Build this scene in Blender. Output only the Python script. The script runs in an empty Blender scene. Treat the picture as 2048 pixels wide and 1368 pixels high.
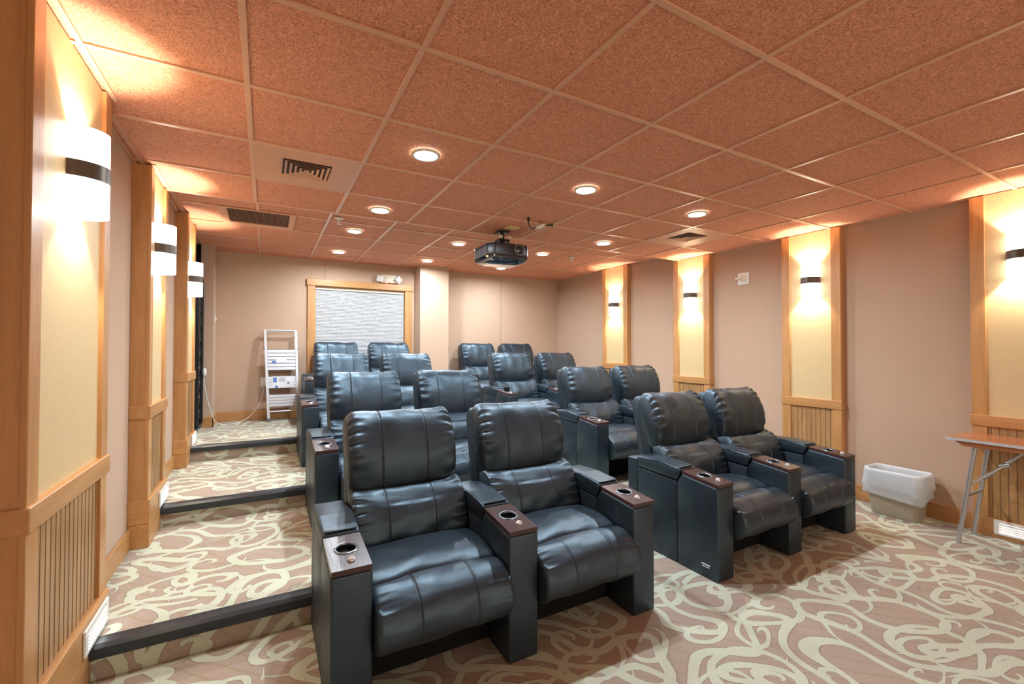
import bpy, bmesh, math, random
from mathutils import Vector, Matrix, noise
random.seed(4)
PI = math.pi
sc = bpy.context.scene
COL = sc.collection

# ---------------------------------------------------------------- camera
EYE = 1.395
F_PX = 893.3
cam_data = bpy.data.cameras.new('camera')
cam_data.sensor_width = 36.0
cam_data.lens = F_PX / 2048 * 36.0
cam_data.clip_start = 0.02
cam = bpy.data.objects.new('camera', cam_data)
COL.objects.link(cam)
rx = Vector((0.87539643, -0.48340459, 0.00104627))
uy = Vector((-0.00831747, -0.01289797, 0.99988222))
fz = Vector((0.48333416, 0.87530203, 0.01531154))
m = Matrix.Identity(4)
for i in range(3):
    m[i][0] = rx[i]; m[i][1] = uy[i]; m[i][2] = -fz[i]
m[2][3] = EYE
cam.matrix_world = m
sc.camera = cam

# ---------------------------------------------------------------- world, exposure
sc.view_settings.view_transform = 'Standard'
sc.view_settings.look = 'None'
sc.view_settings.exposure = 1.33
sc.view_settings.gamma = 1.0
sc.view_settings.use_curve_mapping = False
w = bpy.data.worlds.new('world'); sc.world = w
w.use_nodes = True
w.node_tree.nodes['Background'].inputs[0].default_value = (1.0, 0.86, 0.70, 1)
w.node_tree.nodes['Background'].inputs[1].default_value = 0.75  # warm ambient fill added through the open front, for the unseen room

# ---------------------------------------------------------------- constants
F0, F1, F2, F3 = 0.0, 0.145, 0.285, 0.43
Y1, Y2, Y3 = 2.51, 3.94, 5.34            # risers
HC, HB = 2.562, 2.670                    # front and back ceiling heights
YS = 4.105                               # where the ceiling steps up
XL, XR = -0.64, 4.76                     # pilaster faces
XLW, XRW = -0.74, 4.84                   # recessed fabric walls
YB = 6.98                                # back wall
YF = -3.0
GX0, GY0, GS = -0.080, 1.674, 0.6115

DOWN_POWER = 10.0
DOWN_COL = (0.82, 0.93, 1.0)
SCONCE_POWER = 12.5

# ---------------------------------------------------------------- node helpers
def nmat(name):
    mt = bpy.data.materials.new(name); mt.use_nodes = True
    nt = mt.node_tree
    return mt, nt, nt.nodes['Principled BSDF']
def nd(nt, typ, **kw):
    n = nt.nodes.new(typ)
    for k, v in kw.items():
        if k.startswith('_'):
            n.inputs[k[1:]].default_value = v
        else:
            setattr(n, k, v)
    return n
def lk(nt, a, b): nt.links.new(a, b)
def val(nt, op, a, b=None, c=None):
    n = nt.nodes.new('ShaderNodeMath'); n.operation = op
    for i, x in enumerate((a, b, c)):
        if x is None: continue
        if isinstance(x, (int, float)): n.inputs[i].default_value = x
        else: lk(nt, x, n.inputs[i])
    return n.outputs[0]
def vmath(nt, op, a, b=None):
    n = nt.nodes.new('ShaderNodeVectorMath'); n.operation = op
    for i, x in enumerate((a, b)):
        if x is None: continue
        if isinstance(x, (tuple, list)): n.inputs[i].default_value = x
        else: lk(nt, x, n.inputs[i])
    return n
def mixc(nt, f, a, b, mode='MIX'):
    n = nt.nodes.new('ShaderNodeMix'); n.data_type = 'RGBA'; n.blend_type = mode
    if isinstance(f, (int, float)): n.inputs[0].default_value = f
    else: lk(nt, f, n.inputs[0])
    for s, x in ((6, a), (7, b)):
        if isinstance(x, (tuple, list)): n.inputs[s].default_value = (*x[:3], 1)
        else: lk(nt, x, n.inputs[s])
    return n.outputs[2]
def bump(nt, bs, h, dist, strength=1.0):
    b = nt.nodes.new('ShaderNodeBump'); b.inputs['Distance'].default_value = dist
    b.inputs['Strength'].default_value = strength
    lk(nt, h, b.inputs['Height']); lk(nt, b.outputs[0], bs.inputs['Normal'])
def plain(name, col, rough=0.5, metal=0.0, spec=0.5, coat=0.0):
    mt, nt, bs = nmat(name)
    tc = nd(nt, 'ShaderNodeTexCoord'); nz = nd(nt, 'ShaderNodeTexNoise', _Scale=40.0, _Detail=2.0)
    lk(nt, tc.outputs['Object'], nz.inputs['Vector'])
    c = mixc(nt, nz.outputs['Fac'], [x * 0.94 for x in col], [min(1, x * 1.06) for x in col])
    lk(nt, c, bs.inputs['Base Color'])
    bs.inputs['Roughness'].default_value = rough; bs.inputs['Metallic'].default_value = metal
    bs.inputs['Specular IOR Level'].default_value = spec
    bs.inputs['Coat Weight'].default_value = coat
    return mt
def glow(name, col, s, base=(0.8, 0.8, 0.8)):
    mt, nt, bs = nmat(name)
    bs.inputs['Base Color'].default_value = (*base, 1)
    bs.inputs['Emission Color'].default_value = (*col, 1)
    bs.inputs['Emission Strength'].default_value = s
    return mt

def wood(name, c1, c2, axis='z', rough=0.38, scale=1.0):
    mt, nt, bs = nmat(name)
    tc = nd(nt, 'ShaderNodeTexCoord'); mp = nd(nt, 'ShaderNodeMapping')
    s = {'z': (9, 9, 0.9), 'y': (9, 0.9, 9), 'x': (0.9, 9, 9)}[axis]
    mp.inputs['Scale'].default_value = [v * scale for v in s]
    lk(nt, tc.outputs['Object'], mp.inputs['Vector'])
    n1 = nd(nt, 'ShaderNodeTexNoise', _Scale=1.4, _Detail=5.0, _Roughness=0.6, _Distortion=1.2)
    lk(nt, mp.outputs[0], n1.inputs['Vector'])
    n2 = nd(nt, 'ShaderNodeTexNoise', _Scale=14.0, _Detail=3.0, _Roughness=0.7)
    lk(nt, mp.outputs[0], n2.inputs['Vector'])
    cr = nd(nt, 'ShaderNodeValToRGB')
    cr.color_ramp.elements[0].position = 0.3; cr.color_ramp.elements[0].color = (*c1, 1)
    cr.color_ramp.elements[1].position = 0.72; cr.color_ramp.elements[1].color = (*c2, 1)
    f = val(nt, 'ADD', val(nt, 'MULTIPLY', n1.outputs['Fac'], 0.8), val(nt, 'MULTIPLY', n2.outputs['Fac'], 0.2))
    lk(nt, f, cr.inputs[0]); lk(nt, cr.outputs[0], bs.inputs['Base Color'])
    bs.inputs['Roughness'].default_value = rough
    bs.inputs['Coat Weight'].default_value = 0.15; bs.inputs['Coat Roughness'].default_value = 0.2
    bump(nt, bs, n2.outputs['Fac'], 0.0006)
    return mt

W1, W2 = (0.40, 0.185, 0.062), (0.60, 0.31, 0.115)
M = {}
M['wood_v'] = wood('honey_wood_upright', W1, W2, 'z')
M['wood_h'] = wood('honey_wood_lengthwise', W1, W2, 'y')
M['wood_x'] = wood('honey_wood_crosswise', W1, W2, 'x')
M['bead'] = wood('beadboard_wood', (0.30, 0.15, 0.055), (0.52, 0.29, 0.12), 'z', 0.4, 1.3)
M['groove'] = plain('groove_brown', (0.19, 0.095, 0.04), 0.6)
M['table_wood'] = wood('table_laminate', (0.36, 0.135, 0.055), (0.46, 0.19, 0.085), 'y', 0.18)
M['table_edge'] = plain('table_edge_plywood', (0.42, 0.24, 0.11), 0.5)
M['wine_wood'] = wood('dark_stained_wood', (0.040, 0.019, 0.018), (0.075, 0.037, 0.034), 'y', 0.3)
M['cream'] = plain('cream_panel', (0.66, 0.50, 0.27), 0.45)
M['white'] = plain('white_plastic', (0.78, 0.76, 0.72), 0.4)
M['offwhite'] = plain('ivory_plastic', (0.74, 0.64, 0.50), 0.45)
M['black'] = plain('black_metal', (0.012, 0.012, 0.014), 0.38)
M['blackmat'] = plain('black_cloth_and_closet_dark', (0.01, 0.01, 0.011), 0.9, spec=0.1)
M['cupblack'] = plain('black_cup_well', (0.006, 0.006, 0.008), 0.25)
M['gunmetal'] = plain('gunmetal_ring', (0.20, 0.23, 0.27), 0.25, 0.7)
M['chrome'] = plain('polished_chrome', (0.8, 0.84, 0.9), 0.18, 0.6)
M['alu'] = plain('brushed_aluminium', (0.68, 0.71, 0.76), 0.38, 0.55)
M['alu_dark'] = plain('tread_gap_grey', (0.16, 0.18, 0.2), 0.5, 0.3)
M['steel'] = plain('galvanised_steel_tube', (0.52, 0.53, 0.55), 0.32, 0.8)
M['bronze'] = plain('dark_bronze_band', (0.11, 0.085, 0.065), 0.4, 0.4)
M['nosing'] = plain('black_rubber_nosing', (0.022, 0.028, 0.036), 0.33)
M['ceil_metal'] = plain('painted_vent_metal', (0.66, 0.34, 0.20), 0.45)
M['vent_dark'] = plain('vent_painted_shade', (0.05, 0.022, 0.014), 0.8)  # flat dark colour stands in for the shade inside the ducts
M['grille'] = plain('return_grille_fins', (0.30, 0.15, 0.10), 0.5)
M['grid'] = plain('ceiling_grid_paint', (0.68, 0.37, 0.23), 0.3)
M['blind'] = plain('cellular_blind_white', (0.56, 0.57, 0.59), 0.75)
M['bin'] = plain('taupe_plastic', (0.36, 0.31, 0.235), 0.45)
M['sticker_blue'] = plain('label_blue', (0.08, 0.2, 0.5), 0.4)
M['sticker_white'] = plain('label_white', (0.78, 0.80, 0.84), 0.4)
M['card'] = plain('cream_card', (0.72, 0.55, 0.28), 0.6)
M['thread'] = plain('stitch_thread', (0.008, 0.010, 0.013), 0.6)
M['lens_glass'] = plain('lens_glass', (0.01, 0.01, 0.015), 0.05, 0, 1.0, 1.0)
M['proj'] = plain('projector_charcoal', (0.020, 0.016, 0.017), 0.33)
M['proj_side'] = plain('projector_grey_side', (0.10, 0.075, 0.065), 0.4)
M['proj_gloss'] = plain('projector_gloss_black', (0.012, 0.014, 0.02), 0.06, 0, 0.8, 1.0)
M['lamp_face'] = glow('downlight_lens', (0.97, 0.985, 1.0), 14.0)
M['shade_glow'] = glow('lit_opal_glass', (1.0, 0.97, 0.92), 3.2)
M['step_glow'] = glow('lit_step_light_slot', (0.97, 0.985, 1.0), 1.3)
M['led_red'] = glow('red_indicator', (1.0, 0.1, 0.03), 20.0)

def leather():
    mt, nt, bs = nmat('black_leather')
    tc = nd(nt, 'ShaderNodeTexCoord')
    vo = nd(nt, 'ShaderNodeTexVoronoi', _Scale=420.0); lk(nt, tc.outputs['Object'], vo.inputs['Vector'])
    nz = nd(nt, 'ShaderNodeTexNoise', _Scale=9.0, _Detail=4.0, _Roughness=0.6); lk(nt, tc.outputs['Object'], nz.inputs['Vector'])
    n3 = nd(nt, 'ShaderNodeTexNoise', _Scale=26.0, _Detail=2.0); lk(nt, tc.outputs['Object'], n3.inputs['Vector'])
    c = mixc(nt, nz.outputs['Fac'], (0.0085, 0.012, 0.018), (0.014, 0.021, 0.030))
    lk(nt, c, bs.inputs['Base Color'])
    r = nd(nt, 'ShaderNodeMapRange'); lk(nt, nz.outputs['Fac'], r.inputs[0])
    r.inputs[3].default_value = 0.36; r.inputs[4].default_value = 0.50
    lk(nt, r.outputs[0], bs.inputs['Roughness'])
    bs.inputs['Specular IOR Level'].default_value = 0.75
    bs.inputs['IOR'].default_value = 1.6
    bs.inputs['Specular Tint'].default_value = (0.60, 0.82, 1.0, 1)  # blue sheen of the cool downlights put into the leather's tint
    h = val(nt, 'ADD', val(nt, 'MULTIPLY', vo.outputs['Distance'], 0.10), val(nt, 'MULTIPLY', n3.outputs['Fac'], 1.0))
    bump(nt, bs, h, 0.004, 0.35)
    return mt
M['leather'] = leather()

def fabric(name, c):
    mt, nt, bs = nmat(name)
    tc = nd(nt, 'ShaderNodeTexCoord')
    mp = nd(nt, 'ShaderNodeMapping'); mp.inputs['Scale'].default_value = (160, 160, 420)
    lk(nt, tc.outputs['Object'], mp.inputs['Vector'])
    n1 = nd(nt, 'ShaderNodeTexNoise', _Scale=1.0, _Detail=2.0); lk(nt, mp.outputs[0], n1.inputs['Vector'])
    n2 = nd(nt, 'ShaderNodeTexNoise', _Scale=1.5, _Detail=2.0); lk(nt, tc.outputs['Object'], n2.inputs['Vector'])
    f = val(nt, 'ADD', val(nt, 'MULTIPLY', n1.outputs['Fac'], 0.6), val(nt, 'MULTIPLY', n2.outputs['Fac'], 0.4))
    lk(nt, mixc(nt, f, [x * 0.90 for x in c], [x * 1.10 for x in c]), bs.inputs['Base Color'])
    bs.inputs['Roughness'].default_value = 0.95; bs.inputs['Specular IOR Level'].default_value = 0.15
    bump(nt, bs, n1.outputs['Fac'], 0.001, 0.4)
    return mt
M['fabric'] = fabric('mauve_fabric_wall', (0.53, 0.375, 0.275))

def ceil_tile():
    mt, nt, bs = nmat('fibre_ceiling_tile')
    tc = nd(nt, 'ShaderNodeTexCoord')
    n1 = nd(nt, 'ShaderNodeTexNoise', _Scale=48.0, _Detail=5.0, _Roughness=0.7, _Distortion=3.0)
    n2 = nd(nt, 'ShaderNodeTexNoise', _Scale=100.0, _Detail=2.0, _Roughness=0.6, _Distortion=4.0)
    for n in (n1, n2): lk(nt, tc.outputs['Object'], n.inputs['Vector'])
    f = val(nt, 'MULTIPLY', val(nt, 'ADD', n1.outputs['Fac'], n2.outputs['Fac']), 0.5)
    cr = nd(nt, 'ShaderNodeValToRGB')
    cr.color_ramp.elements[0].position = 0.40; cr.color_ramp.elements[0].color = (0.34, 0.112, 0.056, 1)
    cr.color_ramp.elements[1].position = 0.58; cr.color_ramp.elements[1].color = (0.95, 0.44, 0.28, 1)
    lk(nt, f, cr.inputs[0]); lk(nt, cr.outputs[0], bs.inputs['Base Color'])
    bs.inputs['Roughness'].default_value = 0.85; bs.inputs['Specular IOR Level'].default_value = 0.25
    bump(nt, bs, f, 0.004, 0.7)
    return mt
M['tile'] = ceil_tile()

def carpet():
    mt, nt, bs = nmat('swirl_carpet')
    tc = nd(nt, 'ShaderNodeTexCoord')
    sep = nd(nt, 'ShaderNodeSeparateXYZ'); lk(nt, tc.outputs['Object'], sep.inputs[0])
    # unroll the risers: height continues the floor's length
    cb = nd(nt, 'ShaderNodeCombineXYZ')
    lk(nt, sep.outputs[0], cb.inputs[0]); lk(nt, val(nt, 'ADD', sep.outputs[1], sep.outputs[2]), cb.inputs[1])
    wn = nd(nt, 'ShaderNodeTexNoise', _Scale=2.2, _Detail=1.0); lk(nt, cb.outputs[0], wn.inputs['Vector'])
    wo = vmath(nt, 'SUBTRACT', wn.outputs['Color'], (0.5, 0.5, 0.5))
    ws = nd(nt, 'ShaderNodeVectorMath', operation='SCALE'); lk(nt, wo.outputs[0], ws.inputs[0]); ws.inputs['Scale'].default_value = 0.22
    base = vmath(nt, 'ADD', cb.outputs[0], ws.outputs[0]).outputs[0]
    def contour(scale, k, off, wid):
        def nz(dx, dy):
            n = nd(nt, 'ShaderNodeTexNoise', _Scale=scale, _Detail=0.0)
            n.noise_dimensions = '2D'
            v = vmath(nt, 'ADD', base, (off + dx, off * 0.7 + dy, 0)).outputs[0]
            lk(nt, v, n.inputs['Vector']); return n.outputs['Fac']
        e = 0.004
        a, b, c = nz(0, 0), nz(e, 0), nz(0, e)
        gx = val(nt, 'SUBTRACT', b, a); gy = val(nt, 'SUBTRACT', c, a)
        g = val(nt, 'SQRT', val(nt, 'ADD', val(nt, 'MULTIPLY', gx, gx), val(nt, 'MULTIPLY', gy, gy)))
        g = val(nt, 'MAXIMUM', val(nt, 'DIVIDE', g, e), 0.28)
        fr = val(nt, 'FRACT', val(nt, 'MULTIPLY', a, k))
        d = val(nt, 'ABSOLUTE', val(nt, 'SUBTRACT', fr, 0.5))
        d = val(nt, 'DIVIDE', d, val(nt, 'MULTIPLY', g, k))
        return val(nt, 'SUBTRACT', wid, d)          # >0 inside the vine
    # hooked scrolls, one in each cell
    def scroll(scale, off, pitch, rad, wid):
        vo = nd(nt, 'ShaderNodeTexVoronoi', _Scale=scale, _Randomness=0.75); vo.voronoi_dimensions = '2D'
        v = vmath(nt, 'ADD', base, (off, off * 1.3, 0)).outputs[0]
        lk(nt, v, vo.inputs['Vector'])
        sc_ = nd(nt, 'ShaderNodeVectorMath', operation='SUBTRACT'); lk(nt, v, sc_.inputs[0]); lk(nt, vo.outputs['Position'], sc_.inputs[1])
        s2 = nd(nt, 'ShaderNodeSeparateXYZ'); lk(nt, sc_.outputs[0], s2.inputs[0])
        x = s2.outputs[0]; y = val(nt, 'MULTIPLY', s2.outputs[1], 1.35)
        r = val(nt, 'SQRT', val(nt, 'ADD', val(nt, 'MULTIPLY', x, x), val(nt, 'MULTIPLY', y, y)))
        th = val(nt, 'DIVIDE', val(nt, 'ARCTAN2', y, x), 2 * PI)
        sv = nd(nt, 'ShaderNodeSeparateXYZ'); lk(nt, vo.outputs['Color'], sv.inputs[0])
        sg = val(nt, 'SUBTRACT', val(nt, 'MULTIPLY', val(nt, 'GREATER_THAN', sv.outputs[1], 0.5), 2.0), 1.0)
        ph = val(nt, 'ADD', val(nt, 'MULTIPLY', th, sg), sv.outputs[0])
        fr = val(nt, 'FRACT', val(nt, 'ADD', val(nt, 'DIVIDE', r, pitch), ph))
        d = val(nt, 'MULTIPLY', val(nt, 'ABSOLUTE', val(nt, 'SUBTRACT', fr, 0.5)), pitch)
        ins = val(nt, 'SUBTRACT', wid, d)
        return val(nt, 'MINIMUM', ins, val(nt, 'SUBTRACT', rad, r))
    c1 = contour(2.5, 4.2, 3.1, 0.023)
    c2 = scroll(3.3, 17.3, 0.150, 0.17, 0.018)
    s1 = scroll(2.1, 5.0, 0.185, 0.27, 0.023)
    f = val(nt, 'MAXIMUM', val(nt, 'MAXIMUM', c1, c2), s1)
    fz_ = nd(nt, 'ShaderNodeTexNoise', _Scale=150.0, _Detail=2.0); lk(nt, cb.outputs[0], fz_.inputs['Vector'])
    f = val(nt, 'ADD', f, val(nt, 'MULTIPLY', val(nt, 'SUBTRACT', fz_.outputs['Fac'], 0.5), 0.006))
    mask = nd(nt, 'ShaderNodeMapRange'); lk(nt, f, mask.inputs[0])
    mask.inputs[1].default_value = -0.0006; mask.inputs[2].default_value = 0.0022
    # carved thin lines in the ground colour
    wv = nd(nt, 'ShaderNodeTexWave', _Scale=6.0, _Distortion=2.0, _Detail=1.0); wv.bands_direction = 'DIAGONAL'
    lk(nt, cb.outputs[0], wv.inputs['Vector'])
    ln = nd(nt, 'ShaderNodeMapRange'); lk(nt, wv.outputs['Fac'], ln.inputs[0]); ln.inputs[1].default_value = 0.015; ln.inputs[2].default_value = 0.07
    pile = nd(nt, 'ShaderNodeTexNoise', _Scale=420.0, _Detail=2.0); lk(nt, tc.outputs['Object'], pile.inputs['Vector'])
    blot = nd(nt, 'ShaderNodeTexNoise', _Scale=3.0, _Detail=3.0); lk(nt, tc.outputs['Object'], blot.inputs['Vector'])
    ground = mixc(nt, blot.outputs['Fac'], (0.35, 0.275, 0.225), (0.44, 0.35, 0.29))
    ground = mixc(nt, ln.outputs[0], (0.36, 0.29, 0.20), ground)
    vine = mixc(nt, blot.outputs['Fac'], (0.49, 0.52, 0.41), (0.59, 0.62, 0.50))
    c = mixc(nt, mask.outputs[0], ground, vine)
    edge = nd(nt, 'ShaderNodeMapRange'); lk(nt, f, edge.inputs[0]); edge.inputs[1].default_value = -0.0045; edge.inputs[2].default_value = -0.0005
    eg = val(nt, 'MULTIPLY', edge.outputs[0], val(nt, 'SUBTRACT', 1.0, mask.outputs[0]))
    c = mixc(nt, val(nt, 'MULTIPLY', eg, 0.35), c, (0.14, 0.09, 0.06))
    tuft = nd(nt, 'ShaderNodeTexNoise', _Scale=110.0, _Detail=3.0, _Roughness=0.75); lk(nt, tc.outputs['Object'], tuft.inputs['Vector'])
    c = mixc(nt, 0.55, c, mixc(nt, tuft.outputs['Fac'], (0.15, 0.15, 0.15), (0.88, 0.88, 0.88)), 'SOFT_LIGHT')
    lk(nt, c, bs.inputs['Base Color'])
    bs.inputs['Roughness'].default_value = 1.0; bs.inputs['Specular IOR Level'].default_value = 0.05
    h = val(nt, 'ADD', mask.outputs[0], val(nt, 'MULTIPLY', pile.outputs['Fac'], 0.5))
    bump(nt, bs, h, 0.004, 0.6)
    return mt
M['carpet'] = carpet()

def liner():
    mt, nt, bs = nmat('thin_white_liner')
    bs.inputs['Base Color'].default_value = (0.80, 0.84, 0.90, 1); bs.inputs['Roughness'].default_value = 0.4
    tr = nd(nt, 'ShaderNodeBsdfTranslucent'); tr.inputs[0].default_value = (0.85, 0.88, 0.92, 1)
    tp = nd(nt, 'ShaderNodeBsdfTransparent')
    mx = nd(nt, 'ShaderNodeMixShader'); mx.inputs[0].default_value = 0.35
    m2 = nd(nt, 'ShaderNodeMixShader'); m2.inputs[0].default_value = 0.12
    lk(nt, bs.outputs[0], mx.inputs[1]); lk(nt, tr.outputs[0], mx.inputs[2])
    lk(nt, mx.outputs[0], m2.inputs[1]); lk(nt, tp.outputs[0], m2.inputs[2])
    lk(nt, m2.outputs[0], nt.nodes['Material Output'].inputs['Surface'])
    return mt
M['liner'] = liner()

# ---------------------------------------------------------------- mesh helpers
def link_mesh(name, bm, mat, parent=None, smooth=False, loc=None):
    me = bpy.data.meshes.new(name)
    bmesh.ops.recalc_face_normals(bm, faces=bm.faces)
    bm.to_mesh(me); bm.free()
    mats = mat if isinstance(mat, (list, tuple)) else [mat]
    for k in mats: me.materials.append(M[k] if isinstance(k, str) else k)
    if smooth is True:
        for p in me.polygons: p.use_smooth = True
    elif smooth:
        for p in me.polygons: p.use_smooth = True
        try: me.set_sharp_from_angle(angle=math.radians(smooth))
        except Exception: pass
    o = bpy.data.objects.new(name, me); COL.objects.link(o)
    if parent: o.parent = parent
    if loc: o.location = loc
    return o
def struct(o, label=None):
    o['kind'] = 'structure'
    if label: o['label'] = label
    return o
def thing(name, label, cat, loc=(0, 0, 0), rz=0, group=None):
    o = bpy.data.objects.new(name, None); COL.objects.link(o); o.empty_display_size = 0.1
    o.location = loc; o.rotation_euler = (0, 0, rz)
    tag(o, label, cat, group); return o
def tag(o, label, cat, group=None):
    o['label'] = label; o['category'] = cat
    if group: o['group'] = group
    return o
def copy_tree(o, parent=None):
    c = o.copy(); COL.objects.link(c); c.parent = parent
    for ch in list(o.children): copy_tree(ch, c)
    return c

def box(bm, x0, x1, y0, y1, z0, z1, bev=0.0, seg=2, mi=0):
    vs = [bm.verts.new((x, y, z)) for x in (x0, x1) for y in (y0, y1) for z in (z0, z1)]
    idx = [(0, 1, 3, 2), (4, 6, 7, 5), (0, 4, 5, 1), (2, 3, 7, 6), (0, 2, 6, 4), (1, 5, 7, 3)]
    fs = [bm.faces.new([vs[i] for i in f]) for f in idx]
    for f in fs: f.material_index = mi
    if bev:
        es = list({e for f in fs for e in f.edges})
        r = bmesh.ops.bevel(bm, geom=es, offset=bev, segments=seg, affect='EDGES', profile=0.5)
        for f in r['faces']: f.material_index = mi
def prism(bm, pts, a0, a1, axis='x', bev=0.0, seg=2, mi=0):
    """closed outline pts extruded along axis from a0 to a1"""
    def mk(a, p):
        if axis == 'x': return (a, p[0], p[1])
        if axis == 'y': return (p[0], a, p[1])
        return (p[0], p[1], a)
    A = [bm.verts.new(mk(a0, p)) for p in pts]; B = [bm.verts.new(mk(a1, p)) for p in pts]
    n = len(pts); fs = [bm.faces.new(A), bm.faces.new(B[::-1])]
    for i in range(n): fs.append(bm.faces.new((A[i], B[i], B[(i + 1) % n], A[(i + 1) % n])))
    for f in fs: f.material_index = mi
    if bev:
        es = list({e for f in fs for e in f.edges})
        r = bmesh.ops.bevel(bm, geom=es, offset=bev, segments=seg, affect='EDGES', profile=0.5)
        for f in r['faces']: f.material_index = mi
def tube(bm, path, r, n=8, cap=True):
    path = [Vector(p) for p in path]; rings = []
    up = Vector((0, 0, 1))
    for i, p in enumerate(path):
        t = (path[min(i + 1, len(path) - 1)] - path[max(i - 1, 0)]).normalized()
        a = t.cross(up)
        if a.length < 1e-3: a = t.cross(Vector((1, 0, 0)))
        a.normalize(); b = t.cross(a).normalized()
        rr = r[i] if isinstance(r, (list, tuple)) else r
        rings.append([bm.verts.new(p + (a * math.cos(2 * PI * k / n) + b * math.sin(2 * PI * k / n)) * rr) for k in range(n)])
    for i in range(len(rings) - 1):
        for k in range(n):
            bm.faces.new((rings[i][k], rings[i][(k + 1) % n], rings[i + 1][(k + 1) % n], rings[i + 1][k]))
    if cap: bm.faces.new(rings[0][::-1]); bm.faces.new(rings[-1])
def lathe(bm, prof, c=(0, 0, 0), n=24, axis='z', close=False, mi=0):
    rings = []
    for r, h in prof:
        ring = []
        for k in range(n):
            a = 2 * PI * k / n; u, v = r * math.cos(a), r * math.sin(a)
            p = {'z': (u, v, h), 'y': (u, h, v), 'x': (h, u, v)}[axis]
            ring.append(bm.verts.new((c[0] + p[0], c[1] + p[1], c[2] + p[2])))
        rings.append(ring)
    fs = []
    for i in range(len(rings) - 1):
        for k in range(n):
            fs.append(bm.faces.new((rings[i][k], rings[i][(k + 1) % n], rings[i + 1][(k + 1) % n], rings[i + 1][k])))
    if close: fs.append(bm.faces.new(rings[0][::-1])); fs.append(bm.faces.new(rings[-1]))
    for f in fs: f.material_index = mi
def spline(pts, per=6, closed=True):
    out = []; n = len(pts)
    for i in range(n if closed else n - 1):
        if closed: p0, p1, p2, p3 = (pts[(i + j - 1) % n] for j in range(4))
        else: p0, p1, p2, p3 = pts[max(i - 1, 0)], pts[i], pts[i + 1], pts[min(i + 2, n - 1)]
        for k in range(per):
            t = k / per
            out.append(tuple(0.5 * (2 * p1[d] + (p2[d] - p0[d]) * t + (2 * p0[d] - 5 * p1[d] + 4 * p2[d] - p3[d]) * t * t
                       + (-p0[d] + 3 * p1[d] - 3 * p2[d] + p3[d]) * t ** 3) for d in range(len(p1))))
    if not closed: out.append(tuple(pts[-1]))
    return out
# ---------------------------------------------------------------- floor, in four carpeted levels
bm = bmesh.new()
prism(bm, [(YF, -0.12), (YF, F0), (Y1, F0), (Y1, F1), (Y2, F1), (Y2, F2), (Y3, F2), (Y3, F3), (YB + 0.05, F3), (YB + 0.05, -0.12)], XLW - 0.55, XRW + 0.05, 'x')
struct(link_mesh('floor', bm, 'carpet'), 'swirl patterned carpet floor rising in three steps')
for i, (yy, zz) in enumerate(((Y1, F1), (Y2, F2), (Y3, F3))):
    bm = bmesh.new()
    prism(bm, [(yy - 0.022, zz - 0.050), (yy - 0.030, zz - 0.030), (yy - 0.028, zz - 0.004), (yy - 0.012, zz + 0.010), (yy + 0.05, zz + 0.010), (yy + 0.066, zz + 0.001), (yy + 0.0, zz + 0.001), (yy - 0.004, zz - 0.050)],
          XL + 0.002, XR - 0.002, 'x')
    struct(link_mesh('trim_%d' % (i + 1), bm, 'nosing', smooth=40), 'black rubber nosing along a carpeted step edge')

# ---------------------------------------------------------------- ceiling: tiles, grid, the step between the two levels
gx = [GX0 + 0.6096 * i for i in range(-1, 9)]
gx[0] = GX0 - 0.6096
gyf = [GY0 + 0.6128 * j for j in range(-8, 4)]
gyb = [4.145, 4.755, 5.365, 5.975, 6.585]
vent_panels = [(0, 2), (6, 2)]            # (tile column from gx[1], row above Y=2.9)
SUP = [(GX0 + 0.0, 2.900, 0.228, 3.205), (GX0 + 0.6096 * 6, 2.900, 3.88, 3.20)]
bm = bmesh.new()
xa, xb = XLW - 0.06, XRW + 0.06
prism(bm, [(YF, HC + 0.008), (YS, HC + 0.008), (YS, HB + 0.008), (YB + 0.05, HB + 0.008), (YB + 0.05, HB + 0.12), (YF, HB + 0.12)], xa, xb, 'x')
ceiling = struct(link_mesh('ceiling', bm, 'tile'), 'orange brown fibre tile ceiling in two levels')
bm = bmesh.new()
g = 0.012
def gbar(x0, x1, y0, y1, h):
    box(bm, x0, x1, y0, y1, h, h + 0.009, 0.0012, 1)
for x in gx:
    if x < XLW or x > XRW: continue
    gbar(x - g, x + g, YF, YS, HC)
    if abs(x - GX0) < 0.01: gbar(x + 0.008 - g, x + 0.008 + g, YS, 4.73, HB); gbar(x + 0.008 - g, x + 0.008 + g, 5.345, YB, HB)
    else: gbar(x + 0.008 - g, x + 0.008 + g, YS, YB, HB)
ysf = [y for y in gyf if y < YS - 0.1] 
for y in ysf: gbar(XLW, XRW, y - g, y + g, HC - 0.0004)
for y in gyb: gbar(XLW, XRW, y - g, y + g, HB - 0.0004)
box(bm, XLW, XRW, YS - 0.022, YS, HC - 0.002, HB + 0.008, 0.001, 1)
gbar(XLW, XLW + 0.022, YF, YS, HC - 0.0006); gbar(XRW - 0.022, XRW, YF, YS, HC - 0.0006)
for a_, b_ in ((YF, 0.6), (1.925, 2.743), (3.576, 4.10)): gbar(XL, XL + 0.02, a_, b_, HC - 0.0006)
gbar(XLW, XLW + 0.022, YS, YB, HB - 0.0006); gbar(XRW - 0.022, XRW, YS, YB, HB - 0.0006)
o = link_mesh('ceiling_grid', bm, 'grid', ceiling); o['label'] = 'painted metal grid holding the tiles'

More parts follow.
